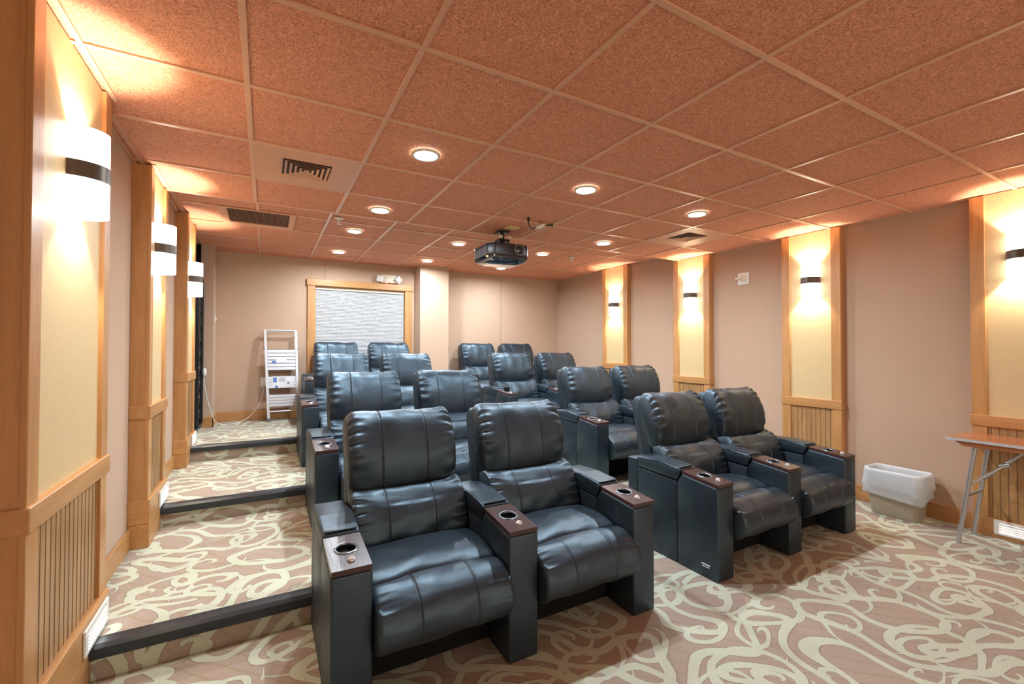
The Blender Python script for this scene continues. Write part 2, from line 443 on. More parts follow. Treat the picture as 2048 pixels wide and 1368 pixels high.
# ---------------------------------------------------------------- walls
def wall(name, x0, x1, y0, y1, z0, z1, mat='fabric', label=None):
    bm = bmesh.new(); box(bm, x0, x1, y0, y1, z0, z1)
    return struct(link_mesh(name, bm, mat), label)
TOP = HB + 0.12
wl = wall('wall_left', XLW - 0.10, XLW, YF, 5.66, -0.1, TOP, label='left wall of mauve fabric panels')
bm = bmesh.new(); box(bm, XLW - 0.10, XLW, 6.60, YB + 0.05, -0.1, TOP); box(bm, XLW - 0.10, XLW, 5.66, 6.60, 2.645, TOP)
o = link_mesh('wall_section', bm, 'fabric', wl)
wall('wall_right', XRW, XRW + 0.10, YF, YB + 0.05, -0.1, TOP, label='right wall of mauve fabric panels')
# back wall with the window opening
WX0, WX1, WZ0, WZ1 = 0.615, 1.925, 0.95, 2.30
wb = wall('wall_back', XLW - 0.1, WX0, YB, YB + 0.12, -0.1, TOP, label='back wall of mauve fabric panels')
bm = bmesh.new()
box(bm, WX1, XRW + 0.1, YB, YB + 0.12, -0.1, TOP); box(bm, WX0, WX1, YB, YB + 0.12, WZ1, TOP); box(bm, WX0, WX1, YB, YB + 0.12, -0.1, WZ0)
link_mesh('wall_section', bm, 'fabric', wb)
bm = bmesh.new()
for sx in (0.748, 3.63):
    box(bm, sx - 0.0025, sx + 0.0025, YB - 0.0012, YB, 2.42 if sx < 1 else F3 + 0.14, HB)
link_mesh('panel_seam', bm, 'groove', wb)
# boxed-out columns at the back
bm = bmesh.new(); box(bm, 2.07, 2.53, 6.66, YB, F3, HB + 0.008)
struct(link_mesh('wall_column', bm, 'fabric'), 'square fabric covered column beside the window')
bm = bmesh.new(); box(bm, -0.695, -0.565, 6.60, YB, F3, HB + 0.008)
struct(link_mesh('wall_corner', bm, 'fabric'), 'boxed out corner at the left end of the back wall')
# closet behind the left wall opening; its unlit dark put into black surfaces
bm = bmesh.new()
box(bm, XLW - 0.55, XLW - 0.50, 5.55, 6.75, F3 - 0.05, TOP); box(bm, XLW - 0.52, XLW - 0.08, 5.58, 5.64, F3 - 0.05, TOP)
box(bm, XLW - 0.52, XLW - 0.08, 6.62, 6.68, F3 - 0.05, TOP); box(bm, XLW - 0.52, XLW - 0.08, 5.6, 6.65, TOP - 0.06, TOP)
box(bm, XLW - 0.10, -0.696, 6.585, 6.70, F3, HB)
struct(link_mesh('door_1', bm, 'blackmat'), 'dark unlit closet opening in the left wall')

# ---------------------------------------------------------------- baseboards
def base(name, x0, x1, y0, y1, z0, z1, mat):
    bm = bmesh.new(); box(bm, x0, x1, y0, y1, z0, z1, 0.003, 1)
    return struct(link_mesh(name, bm, mat), 'honey coloured wooden baseboard')
base('baseboard_back', -0.565, 2.07, YB - 0.016, YB, F3, F3 + 0.13, 'wood_x')
base('baseboard_back_right', 2.53, XRW, YB - 0.016, YB, F3, F3 + 0.13, 'wood_x')
base('baseboard_corner', -0.70, -0.550, 6.584, 6.60, F3, F3 + 0.13, 'wood_x')
base('baseboard_corner_side', -0.565, -0.549, 6.584, YB - 0.016, F3, F3 + 0.13, 'wood_h')
base('baseboard_column', 2.055, 2.545, 6.644, 6.66, F3, F3 + 0.13, 'wood_x')
def segs(breaks, y0, y1):
    out = []; lv = [(-9, F0), (Y1, F1), (Y2, F2), (Y3, F3)]
    cur = y0
    for b in sorted(breaks + [(y1, y1)]):
        if b[0] > cur: out.append((cur, min(b[0], y1)))
        cur = b[1]
    res = []
    for a, b in out:
        for i in range(4):
            lo = max(a, lv[i][0]); hi = min(b, lv[i + 1][0] if i < 3 else 99)
            if hi - lo > 0.01: res.append((lo, hi, lv[i][1]))
    return res
PL = [(1.933, 2.735), (3.584, 4.134), (5.111, 5.66)]
PR = [(0.757, 1.305), (2.193, 2.743), (3.621, 4.171), (5.040, 5.604)]
for a, b, z in segs(PL + [(5.66, 6.62)], YF, YB - 0.02):
    if a > 6.6: continue
    base('baseboard_left', XLW, XLW + 0.016, a, b, z, z + 0.13, 'wood_h')
for a, b, z in segs(PR, YF, YB - 0.016):
    base('baseboard_right', XRW - 0.016, XRW, a, b, z, z + 0.135, 'wood_h')

# ---------------------------------------------------------------- pilasters
def pilaster(side, y0, y1, zf, zrail, zbase, n, where):
    """side -1 left wall, +1 right wall. Face at X, body back to the recessed wall"""
    X = XL if side < 0 else XR
    XW = XLW if side < 0 else XRW
    s = 1 if side < 0 else -1               # direction out into the room
    ztop = (HC if y0 < YS else HB)
    root = bpy.data.objects.new('trim_%d' % n, None); COL.objects.link(root); root.empty_display_size = 0.1
    root.location = (X, (y0 + y1) / 2, zf)
    struct(root, 'wood framed wall pilaster with a tall cream panel, ' + where)
    cy = (y0 + y1) / 2
    def B(name, parts, mat, bev=0.002):
        bm = bmesh.new()
        for (a0, a1, b0, b1, c0, c1) in parts:
            xx = sorted((s * a0, s * a1))
            box(bm, xx[0], xx[1], b0 - cy, b1 - cy, c0 - zf, c1 - zf, bev, 1)
        return link_mesh(name, bm, mat, root)
    dep = abs(X - XW)
    st = 0.083
    B('side_board', [(-dep, -0.004, y0 + 0.002, y0 + 0.02, zf, ztop), (-dep, -0.004, y1 - 0.02, y1 - 0.002, zf, ztop)], 'wood_v')
    B('stile', [(-0.02, 0.0, y0, y0 + st, zbase, ztop)], 'wood_v')
    B('stile', [(-0.02, 0.0, y1 - st, y1, zbase, ztop)], 'wood_v')
    B('cream_panel', [(-0.03, -0.016, y0 + st, y1 - st, zrail + 0.0, ztop)], 'cream', 0)
    B('rail', [(-dep, 0.010, y0 - 0.008, y1 + 0.008, zrail - 0.082, zrail)], 'wood_h', 0.003)
    bb = B('beadboard', [(-0.03, -0.014, y0 + st, y1 - st, zbase, zrail - 0.08)], 'bead', 0)
    bm = bmesh.new(); y = y0 + st + 0.02
    while y < y1 - st - 0.01:
        xx = sorted((s * -0.0146, s * -0.0128)); box(bm, xx[0], xx[1], y - cy - 0.0022, y - cy + 0.0022, zbase - zf, zrail - 0.082 - zf); y += 0.043
    link_mesh('bead_groove', bm, 'groove', bb)
    if side < 0:
        B('base_board', [(-dep, 0.012, y0 - 0.01, y1 + 0.01, (zf + zbase) / 2, zbase)], 'wood_h', 0.003)
        B('base_board', [(-dep, 0.010, y0 - 0.008, y1 + 0.008, zf, (zf + zbase) / 2 - 0.001)], 'wood_h', 0.003)
    else:
        B('base_board', [(-dep, 0.012, y0 - 0.01, y1 + 0.01, zf, zbase)], 'wood_h', 0.003)
    return root
Z = EYE
pilaster(-1, *PL[0], F0, Z - 0.492, Z - 1.112, 4, 'nearest on the left wall')
pilaster(-1, *PL[1], F1, Z - 0.362, Z - 0.95, 5, 'second on the left wall')
pilaster(-1, *PL[2], F2, Z - 0.231, Z - 0.85, 6, 'farthest on the left wall beside the dark opening')
pilaster(1, *PR[0], F0, Z - 0.497, Z - 1.257, 7, 'behind the folding table')
pilaster(1, *PR[1], F0, Z - 0.491, Z - 1.257, 8, 'second on the right wall')
pilaster(1, *PR[2], F1, Z - 0.353, F1 + 0.14, 9, 'third on the right wall')
pilaster(1, *PR[3], F2, Z - 0.222, F2 + 0.14, 10, 'farthest on the right wall')

# ---------------------------------------------------------------- downlights
GY = 'round recessed ceiling downlights'
LX = [0.838, 2.050, 3.262]
LD = [('first row over the front seats', 2.595, HC), ('second row, level with the projector', 3.822, HC), ('third row', 5.06, HB), ('last row by the back wall', 6.265, HB)]
LS = ['left', 'middle', 'right']
first_light = None
lamp = bpy.data.lights.new('downlight_lamp', 'AREA'); lamp.shape = 'DISK'; lamp.size = 0.07
lamp.energy = DOWN_POWER; lamp.color = DOWN_COL; lamp.spread = math.radians(172)
def downlight(x, y, h, label):
    global first_light
    if first_light is None:
        t = thing('ceiling_downlight', label, 'ceiling light', (x, y, h), 0, GY)
        bm = bmesh.new(); lathe(bm, [(0.066, 0.002), (0.070, -0.006), (0.084, -0.006), (0.088, 0.004)], n=40); 
        link_mesh('trim_ring', bm, 'offwhite', t, 50)
        bm = bmesh.new(); lathe(bm, [(0.0005, -0.0025), (0.066, -0.0025), (0.068, 0.004)], n=40)
        link_mesh('lens', bm, 'lamp_face', t, True)
        l = bpy.data.objects.new('lamp', lamp); COL.objects.link(l); l.parent = t; l.location = (0, 0, -0.012)
        first_light = t
    else:
        t = copy_tree(first_light); t.location = (x, y, h); t['label'] = label
    return t
for row, y, h in LD:
    for k, x in enumerate(LX):
        if abs(y - 3.822) < 0.01 and k == 1: continue
        downlight(x, y, h, 'lit round downlight in the ceiling, %s, %s of the row' % (row, LS[k]))

# ---------------------------------------------------------------- wall sconces
def half_shell(bm, r, d, z0, z1, n=20, t=0.004):
    rows = []
    for rr, dd in ((r, d), (r - t, d - t)):
        rows.append([[bm.verts.new((rr * math.cos(PI * k / n), -dd * math.sin(PI * k / n) if False else dd * math.sin(PI * k / n), z)) for k in range(n + 1)] for z in (z0, z1)])
    (o0, o1), (i0, i1) = rows
    for k in range(n):
        bm.faces.new((o0[k], o0[k + 1], o1[k + 1], o1[k])); bm.faces.new((i0[k + 1], i0[k], i1[k], i1[k + 1]))
        bm.faces.new((o1[k], o1[k + 1], i1[k + 1], i1[k])); bm.faces.new((o0[k + 1], o0[k], i0[k], i0[k + 1]))
sl = bpy.data.lights.new('sconce_lamp', 'POINT'); sl.energy = SCONCE_POWER; sl.color = (1.0, 0.90, 0.74); sl.shadow_soft_size = 0.012
first_sconce = None
def sconce(x, y, rz, label):
    global first_sconce
    if first_sconce is None:
        t = thing('wall_sconce', label, 'wall light', (x, y, EYE + 0.682), rz, 'half round up and down wall sconces')
        R_, D_ = 0.080, 0.105
        bm = bmesh.new(); half_shell(bm, R_, D_, 0.031, 0.165); link_mesh('upper_shade', bm, 'shade_glow', t, 40)
        bm = bmesh.new(); half_shell(bm, R_, D_, -0.165, -0.031); link_mesh('lower_shade', bm, 'shade_glow', t, 40)
        bm = bmesh.new(); half_shell(bm, R_ + 0.003, D_ + 0.003, -0.031, 0.031)
        box(bm, -0.045, 0.045, 0.0, 0.07, -0.002, 0.002)
        box(bm, -0.05, 0.05, 0.0, 0.008, -0.12, 0.12); link_mesh('metal_band', bm, 'bronze', t, 40)
        for zz in (0.085, -0.085):
            l = bpy.data.objects.new('lamp', sl); COL.objects.link(l); l.parent = t; l.location = (0, 0.05, zz)
        first_sconce = t
    else:
        t = copy_tree(first_sconce); t.location = (x, y, EYE + 0.682); t.rotation_euler = (0, 0, rz); t['label'] = label
for y, lb in ((2.334, 'nearest on the left wall'), (3.86, 'second on the left wall'), (5.385, 'farthest on the left wall')):
    sconce(XL - 0.016, y, -PI / 2, 'lit half round glass sconce with dark band, ' + lb)
for y, lb in ((1.03, 'above the folding table'), (2.458, 'second along the right wall'), (3.894, 'third on the right wall'), (5.322, 'farthest on the right wall')):
    sconce(XR + 0.016, y, PI / 2, 'lit half round glass sconce with dark band, ' + lb)

# ---------------------------------------------------------------- louvred step lights
def step_light(side, y, zc, label, w_=0.30, h_=0.105):
    x = (XL + 0.013) if side < 0 else (XR - 0.013)
    t = thing('step_light', label, 'step light', (x, y, zc), -PI / 2 if side < 0 else PI / 2, 'louvred step lights in the pilaster baseboards')
    bm = bmesh.new()
    a, b = w_ / 2, h_ / 2
    for (x0, x1, z0, z1) in ((-a, a, b - 0.02, b), (-a, a, -b, -b + 0.016), (-a, -a + 0.028, -b + 0.016, b - 0.02), (a - 0.028, a, -b + 0.016, b - 0.02)):
        box(bm, x0, x1, 0, 0.010, z0, z1, 0.002, 1)
    link_mesh('cover_plate', bm, 'white', t)
    bm = bmesh.new()
    for k in range(4):
        z = -b + 0.024 + k * (h_ - 0.044) / 4
        prism(bm, [(0.003, z + 0.010), (0.012, z + 0.0), (0.012, z + 0.003), (0.003, z + 0.013)], -a + 0.028, a - 0.028, 'x')
    link_mesh('louvre', bm, 'white', t)
    bm = bmesh.new(); box(bm, -a + 0.02, a - 0.02, 0.0005, 0.002, -b + 0.01, b - 0.015)
    link_mesh('glowing_lens', bm, 'step_glow', t)
step_light(-1, 2.55, EYE - 1.187, 'white louvred step light low on the nearest left pilaster')
step_light(-1, 3.99, EYE - 1.035, 'white louvred step light low on the second left pilaster')
step_light(-1, 5.50, EYE - 0.905, 'white louvred step light low on the farthest left pilaster')
step_light(1, 1.04, EYE - 1.312, 'white louvred step light in the baseboard under the folding table')

# ---------------------------------------------------------------- recliners
ARM_W, PITCH = 0.152, 0.738
def loft(sec, W, x_c, stations, scale_fn, wr_fn=None, seam=(0.38,), seam_d=0.004, sag=None):
    """cushion: closed section (y,z) swept along x, ends drawn in, gathers and seams displaced"""
    bm = bmesh.new(); n = len(sec)
    cy = sum(p[0] for p in sec) / n; cz = sum(p[1] for p in sec) / n
    nr = []
    for i in range(n):
        a, b = sec[i - 1], sec[(i + 1) % n]; tx, tz = b[0] - a[0], b[1] - a[1]; l = math.hypot(tx, tz) or 1
        nx, nz_ = tz / l, -tx / l
        if nx * (sec[i][0] - cy) + nz_ * (sec[i][1] - cz) < 0: nx, nz_ = -nx, -nz_
        nr.append((nx, nz_))
    rings = []
    for u in stations:
        s = scale_fn(abs(u)); ring = []
        for i, (y, z) in enumerate(sec):
            t = i / n
            d = wr_fn(u, t) if wr_fn else 0
            for sp in seam:
                d -= seam_d * math.exp(-((abs(u) - sp) / 0.010) ** 2)
                d += 0.0007 * math.exp(-((abs(abs(u) - sp) - 0.03) / 0.018) ** 2)
            yy = cy + (y - cy) * s + nr[i][0] * d; zz = cz + (z - cz) * s + nr[i][1] * d
            if sag: zz += sag(u, yy, zz)
            ring.append(bm.verts.new((x_c + u * W / 2, yy, zz)))
        rings.append(ring)
    for a in range(len(rings) - 1):
        for i in range(n):
            bm.faces.new((rings[a][i], rings[a][(i + 1) % n], rings[a + 1][(i + 1) % n], rings[a + 1][i]))
    for ring, sg in ((rings[0], -1), (rings[-1], 1)):
        c = bm.verts.new((x_c + sg * (W / 2 + 0.004), cy, cz))
        for i in range(n): bm.faces.new((ring[i], ring[(i + 1) % n], c))
    return bm
def stat(seams=(0.38,)):
    s = set()
    k = 0
    while k <= 60: s.add(round(-1 + k / 30, 4)); k += 1
    for sp in seams:
        for d in (-0.04, -0.028, -0.018, -0.011, -0.005, 0, 0.005, 0.011, 0.018, 0.028, 0.04):
            s.add(round(sp + d, 4)); s.add(round(-sp - d, 4))
    for e in (0.945, 0.96, 0.975, 0.985, 0.993): s.add(e); s.add(-e)
    return sorted(s)
def edge(a0, a1, p=6):
    return lambda u: 1.0 - (1 - a1) * (max(0, (u - a0) / (1 - a0)) ** p if u > a0 else 0)
rw = random.Random(11)
PH = [rw.uniform(0, 6.28) for _ in range(8)]
def gathers(t0, t1, amp, k=52):
    def fn(u, t):
        au = abs(u); win = max(0.0, min(1, (t - t0) / 0.04)) * max(0.0, min(1, (t1 - t) / 0.04))
        if win <= 0: return 0
        fall = math.exp(-((au - 0.93) / 0.17) ** 2) if au < 0.93 else max(0, 1 - ((au - 0.93) / 0.085) ** 2)
        side = 1 if u > 0 else 2
        ph = k * t * 6.283 / 2 + PH[side] + 2.3 * math.sin(9 * t + PH[side + 2]) + 1.6 * (0.93 - au) * math.sin(23 * t + PH[side + 4])
        v = math.sin(ph)
        v = -abs(v) ** 0.7 if v < 0 else 0.45 * v
        vary = 0.55 + 0.45 * math.sin(17 * t + PH[side + 5])
        return amp * fall * v * win * vary
    return fn
def soft(fx, amp):
    def fn(u, t):
        return fx(u, t) + amp * noise.noise(Vector((u * 2.3, math.cos(6.283 * t) * 1.6, math.sin(6.283 * t) * 1.6 + 5)))
    return fn
SHIFT = 0.0
H_SEC = spline([(.628, .648), (.604, .690), (.598, .80), (.618, .89), (.652, .97), (.700, 1.032), (.755, 1.052), (.805, 1.035), (.832, .98), (.815, .88), (.775, .77), (.725, .68), (.670, .636)], 6)
L_SEC = spline([(.625, .680), (.572, .682), (.518, .645), (.475, .585), (.450, .505), (.455, .445), (.500, .415), (.570, .45), (.640, .56), (.676, .65)], 6)
S_SEC = spline([(.55, .405), (.50, .450), (.40, .470), (.28, .478), (.19, .472), (.135, .452), (.120, .420), (.150, .370), (.26, .345), (.42, .345), (.53, .365)], 6)
R_SEC = spline([(.150, .385), (.130, .440), (.070, .458), (.005, .440), (-.048, .395), (-.070, .335), (-.058, .275), (-.015, .232), (.045, .222), (.105, .245), (.148, .31)], 6)
W_C = 0.574
def stitches(sec, t_ranges, W, us, xc, parent, off=0.0022, sag=None):
    """short raised threads laid across each seam"""
    n = len(sec); cy = sum(p[0] for p in sec) / n; cz = sum(p[1] for p in sec) / n
    if len(us) > 1:
        for u in us: stitches(sec, t_ranges, W, (u,), xc, parent, off, sag)
        return
    bm = bmesh.new()
    for (t0, t1) in t_ranges:
        i0, i1 = int(t0 * n), int(t1 * n)
        pts = [sec[i % n] for i in range(i0, i1 + 1)]
        acc = 0; cur = pts[0]
        for a, b in zip(pts, pts[1:]):
            L = math.hypot(b[0] - a[0], b[1] - a[1]); k = 0
            while acc < L:
                f = acc / L; y = a[0] + (b[0] - a[0]) * f; z = a[1] + (b[1] - a[1]) * f
                ty, tz = (b[0] - a[0]) / L, (b[1] - a[1]) / L
                ny, nz_ = tz, -ty
                if ny * (y - cy) + nz_ * (z - cz) < 0: ny, nz_ = -ny, -nz_
                for u in us:
                    for e in (-1, 1):
                        x = xc + u * W / 2 + e * 0.0062
                        h = 0.0031; w2 = 0.0008; zz = z + (sag(u, y, z) if sag else 0)
                        vs = []
                        for (dx, dt) in ((-h, -w2), (h, -w2), (h, w2), (-h, w2)):
                            vs.append(bm.verts.new((x + dx, y + ty * dt + ny * off, zz + tz * dt + nz_ * off)))
                        bm.faces.new(vs)
                acc += 0.0085
            acc -= L
    return link_mesh('stitching', bm, 'thread', parent)
def build_arm(x0, chair):
    bm = bmesh.new()
    w = ARM_W
    prism(bm, [(0, 0), (0, .560), (.262, .588), (.302, .530), (.302, 0)], x0, x0 + w, 'x', 0.011, 3)
    prism(bm, [(.3025, 0), (.3025, .531), (.655, .545), (.655, 0)], x0 + 0.002, x0 + w - 0.002, 'x', 0.007, 2)
    prism(bm, [(.6555, 0), (.6555, .606), (.755, .602), (.755, 0)], x0 + 0.001, x0 + w - 0.001, 'x', 0.012, 3)
    arm = link_mesh('armrest', bm, 'leather', chair, 35)
    bm = bmesh.new()
    prism(bm, [(.272, .608), (.304, .538), (.655, .549), (.652, .624), (.46, .632), (.30, .622)], x0 + 0.0005, x0 + w - 0.0005, 'x', 0.009, 3)
    # a raised welt round the lid
    prism(bm, [(.283, .6235), (.300, .6245), (.46, .6345), (.645, .6262), (.645, .6225), (.46, .6305), (.30, .620), (.283, .619)], x0 + 0.010, x0 + w - 0.010, 'x', 0.0012, 1)
    link_mesh('arm_pad', bm, 'leather', arm, 35)
    # stained wood panel with a round hole, cup well, rim and button
    sl_ = (.605 - .578) / .265
    def top(y): return .581 + sl_ * y
    bm = bmesh.new(); N = 32; cx, cyy, rr = x0 + w / 2, 0.150, 0.043
    ya, yb, xa_, xb_ = 0.001, 0.262, x0 + 0.003, x0 + w - 0.003
    outer, inner, ob = [], [], []
    for k in range(N):
        a = 2 * PI * k / N + PI / N; dx, dy = math.cos(a), math.sin(a)
        inner.append(bm.verts.new((cx + rr * dx, cyy + rr * dy, top(cyy + rr * dy))))
        tx = ((xb_ if dx > 0 else xa_) - cx) / dx; ty = ((yb if dy > 0 else ya) - cyy) / dy
        t = min(tx, ty); X_, Y_ = cx + dx * t, cyy + dy * t
        outer.append((X_, Y_))
    # snap the ring to the four corners
    for (qx, qy) in ((xa_, ya), (xb_, ya), (xb_, yb), (xa_, yb)):
        j = min(range(N), key=lambda i: (outer[i][0] - qx) ** 2 + (outer[i][1] - qy) ** 2); outer[j] = (qx, qy)
    ov = [bm.verts.new((x, y, top(y))) for x, y in outer]; ob = [bm.verts.new((x, y, top(y) - 0.020)) for x, y in outer]
    for k in range(N):
        j = (k + 1) % N
        bm.faces.new((ov[k], ov[j], inner[j], inner[k])); bm.faces.new((ob[k], ob[j], ov[j], ov[k]))
    pan = link_mesh('cup_holder_panel', bm, 'wine_wood', arm)
    tilt = math.atan(sl_)
    bm = bmesh.new(); lathe(bm, [(0.0005, -0.0185), (0.036, -0.0185), (0.0375, 0.0), (0.0375, 0.002)], n=32)  # shallow well; its black stands in for the shade of a deep hole
    o = link_mesh('cup_well', bm, 'cupblack', arm, 40); o.location = (cx, cyy, top(cyy)); o.rotation_euler = (tilt, 0, 0)
    bm = bmesh.new(); lathe(bm, [(0.0365, -0.004), (0.0372, 0.003), (0.041, 0.0048), (0.046, 0.003), (0.0475, 0.0)], n=36)
    o = link_mesh('cup_ring', bm, 'gunmetal', arm, True); o.location = (cx, cyy, top(cyy)); o.rotation_euler = (tilt, 0, 0)
    bm = bmesh.new(); lathe(bm, [(0.015, 0.0), (0.0155, 0.003), (0.0145, 0.006), (0.0135, 0.0055), (0.012, 0.009), (0.007, 0.0122), (0.0005, 0.0132)], n=24)
    for k in range(3):
        a = PI * k / 3; c_, s_ = math.cos(a), math.sin(a)
        tube(bm, [(-0.013 * c_, -0.013 * s_, 0.007), (-0.007 * c_, -0.007 * s_, 0.0128), (0, 0, 0.0142), (0.007 * c_, 0.007 * s_, 0.0128), (0.013 * c_, 0.013 * s_, 0.007)], 0.0016, 6)
    o = link_mesh('recline_button', bm, 'chrome', arm, 60); o.location = (cx + 0.006, 0.058, top(0.058)); o.rotation_euler = (tilt, 0, 0)
    o['label'] = 'small chrome button in front of the cup holder'
    return arm
def sag_seat(u, y, z):
    return (0.016 * (1 - abs(u) ** 2.2) - 0.014) if z > 0.41 else 0.0
def build_chair(left_arm):
    """origin on the floor under the middle of the seat's front edge"""
    t = thing('theater_recliner', 'x', 'recliner')
    xc = 0.0; half = 0.293
    sh = loft(spline([(.60, .36), (.655, .52), (.70, .69), (.765, .90), (.800, 1.005), (.835, 1.028), (.872, 1.005), (.878, .95), (.835, .74), (.79, .52), (.765, .36)], 4), 0.560, xc,
              [-1, -.985, -.96, -.9, -.5, 0, .5, .9, .96, .985, 1], edge(0.9, 0.93, 3), None, ())
    link_mesh('seat_back_shell', sh, 'leather', t, True)
    fh = soft(gathers(0.04, 0.62, 0.018, 32), 0.010)
    hd = link_mesh('headrest', loft(H_SEC, W_C - 0.006, xc, stat((0.42,)), edge(0.78, 0.84, 3.2), fh, (0.42,), 0.003), 'leather', t, True)
    stitches(H_SEC, [(0.03, 0.60)], W_C - 0.006, (-0.42, 0.42), xc, hd, -0.0005)
    fl = soft(gathers(0.0, 0.45, 0.016, 30), 0.010)
    def lsag(u, y, z): return (0.020 * (abs(u) ** 2) - 0.010) if z > 0.62 else 0
    lb = link_mesh('lumbar_cushion', loft(L_SEC, W_C, xc, stat((0.42,)), edge(0.86, 0.90, 3), fl, (0.42,), 0.003, lsag), 'leather', t, True)
    stitches(L_SEC, [(0.03, 0.55)], W_C, (-0.42, 0.42), xc, lb, 0.0, lsag)
    st_ = soft(lambda u, t: 0, 0.006)
    link_mesh('seat_cushion', loft(S_SEC, W_C + 0.004, xc, stat(()), edge(0.88, 0.90, 3), st_, (), 0, sag_seat), 'leather', t, True)
    fr = soft(gathers(0.15, 0.62, 0.004, 40), 0.007)
    rl = link_mesh('footrest_cushion', loft(R_SEC, W_C - 0.002, xc, stat((0.42,)), edge(0.90, 0.90, 3), fr, (0.42,), 0.003, sag_seat), 'leather', t, True)
    stitches(R_SEC, [(0.10, 0.38)], W_C, (-0.42, 0.42), xc, rl, 0.0, sag_seat)
    bm = bmesh.new(); box(bm, -half + 0.004, half - 0.004, 0.20, 0.745, 0.012, 0.345, 0.006, 1)
    link_mesh('seat_base', bm, 'blackmat', t)
    build_arm(half, t)
    if left_arm: build_arm(-half - ARM_W, t)
    return t
protoA = build_chair(True); protoB = build_chair(False)
ROWS = [('front row', 1.745, F0, 0.213, 2.362), ('second row', 3.170, F1, 0.287, 2.622), ('third row', 4.600, F2, 0.302, 2.475), ('back row', 6.010, F3, 0.432, 2.615)]
WHICH = [
    ['nearest the camera, outer seat of the front left pair', 'in the front left pair, next to the centre aisle', 'in the front right pair, next to the centre aisle', 'in the front right pair, on the side by the wastebasket'],
    ['second row of the left block, outer seat by the left steps', 'second row of the left block, seat by the centre aisle', 'second row of the right block, seat by the centre aisle', 'second row of the right block, seat by the right wall'],
    ['third row of the left block, outer seat by the left steps', 'third row of the left block, seat by the centre aisle', 'third row of the right block, seat by the centre aisle', 'third row of the right block, seat by the right wall'],
    ['back row of the left block, outer seat near the stepladder', 'back row of the left block, seat in front of the window blind', 'back row of the right block, seat next to the square column', 'back row of the right block, seat by the right wall']]
usedA = usedB = False
chairs = {}
for ri, (rn, y, z, xa_, xb_) in enumerate(ROWS):
    for bi, x0 in enumerate((xa_, xb_)):
        for k in range(2):
            if k == 0:
                c = protoA if not usedA else copy_tree(protoA); usedA = True
            else:
                c = protoB if not usedB else copy_tree(protoB); usedB = True
            c.location = (x0 + ARM_W + 0.293 + k * PITCH, y, z)
            c['label'] = 'black leather recliner, ' + WHICH[ri][bi * 2 + k]
            c['group'] = 'black leather theater recliners'
            chairs[(ri, bi, k)] = c
# small maker's tag low on the front right pair's aisle arm
arm = [o for o in chairs[(0, 1, 0)].children if o.name.startswith('armrest')][-1]
bm = bmesh.new()
for a, b, c_, d in ((.055, .115, .078, .0855), (.060, .110, .066, .0705)): box(bm, -0.293 - ARM_W - 0.0012, -0.293 - ARM_W, a, b, c_, d)
o = link_mesh('maker_tag', bm, 'sticker_white', chairs[(0, 1, 0)]); o['label'] = 'tiny white printed tag low on the arm'
# cup standing in the holder of the third row, right block
t = thing('cup', 'small black cup sticking out of an armrest cup holder in the third row', 'cup', (ROWS[2][4] + ARM_W / 2, ROWS[2][1] + 0.15, F2 + .5785 + 0.0))
bm = bmesh.new(); lathe(bm, [(0.0005, 0.0), (0.030, 0.0), (0.0355, 0.062), (0.0375, 0.064), (0.0375, 0.066), (0.034, 0.066), (0.029, 0.008), (0.0005, 0.008)], n=28)
link_mesh('cup_body', bm, 'cupblack', t, 40)

# ---------------------------------------------------------------- window with blind, header, jambs
wr = bpy.data.objects.new('window_1', None); COL.objects.link(wr); wr.location = (1.27, YB, WZ0); struct(wr, 'wood framed window covered by a white pleated blind')
def wpart(name, boxes, mat, bev=0.003):
    bm = bmesh.new()
    for b in boxes: box(bm, b[0] - 1.27, b[1] - 1.27, b[2] - YB, b[3] - YB, b[4] - WZ0, b[5] - WZ0, bev, 1)
    return link_mesh(name, bm, mat, wr)
wpart('window_frame', [(0.520, 0.622, YB - 0.030, YB, WZ0 - 0.09, 2.305), (1.918, 2.025, YB - 0.030, YB, WZ0 - 0.09, 2.305)], 'wood_v')
wpart('window_header', [(0.508, 2.045, YB - 0.045, YB, 2.300, 2.392)], 'wood_x')
wpart('window_sill', [(0.508, 2.045, YB - 0.05, YB, WZ0 - 0.10, WZ0)], 'wood_x')
wpart('reveal', [(WX0, WX0 + 0.012, YB, YB + 0.1, WZ0, WZ1), (WX1 - 0.012, WX1, YB, YB + 0.1, WZ0, WZ1), (WX0, WX1, YB, YB + 0.1, WZ1 - 0.012, WZ1)], 'wood_v', 0)
wpart('window_pane', [(WX0, WX1, YB + 0.108, YB + 0.114, WZ0, WZ1)], 'lens_glass', 0)
bl = thing('window_blind', 'white horizontally pleated blind drawn down over the window', 'blind', (1.27, YB + 0.03, WZ0))
bm = bmesh.new(); pts = []; z = 0.002; k = 0
while z < WZ1 - WZ0 - 0.05: pts.append((0.0 if k % 2 else -0.013, z)); z += 0.0105; k += 1
back = [(p[0] + 0.003, p[1]) for p in pts[::-1]]
vA = [[bm.verts.new((x, p[0], p[1])) for p in pts + back] for x in (-0.640, 0.640)]
nn = len(vA[0])
for i in range(nn): bm.faces.new((vA[0][i], vA[1][i], vA[1][(i + 1) % nn], vA[0][(i + 1) % nn]))
link_mesh('pleated_fabric', bm, 'blind', bl)
bm = bmesh.new(); box(bm, -0.640, 0.640, -0.02, 0.02, WZ1 - WZ0 - 0.050, WZ1 - WZ0 - 0.014, 0.003, 1); link_mesh('head_rail', bm, 'offwhite', bl)

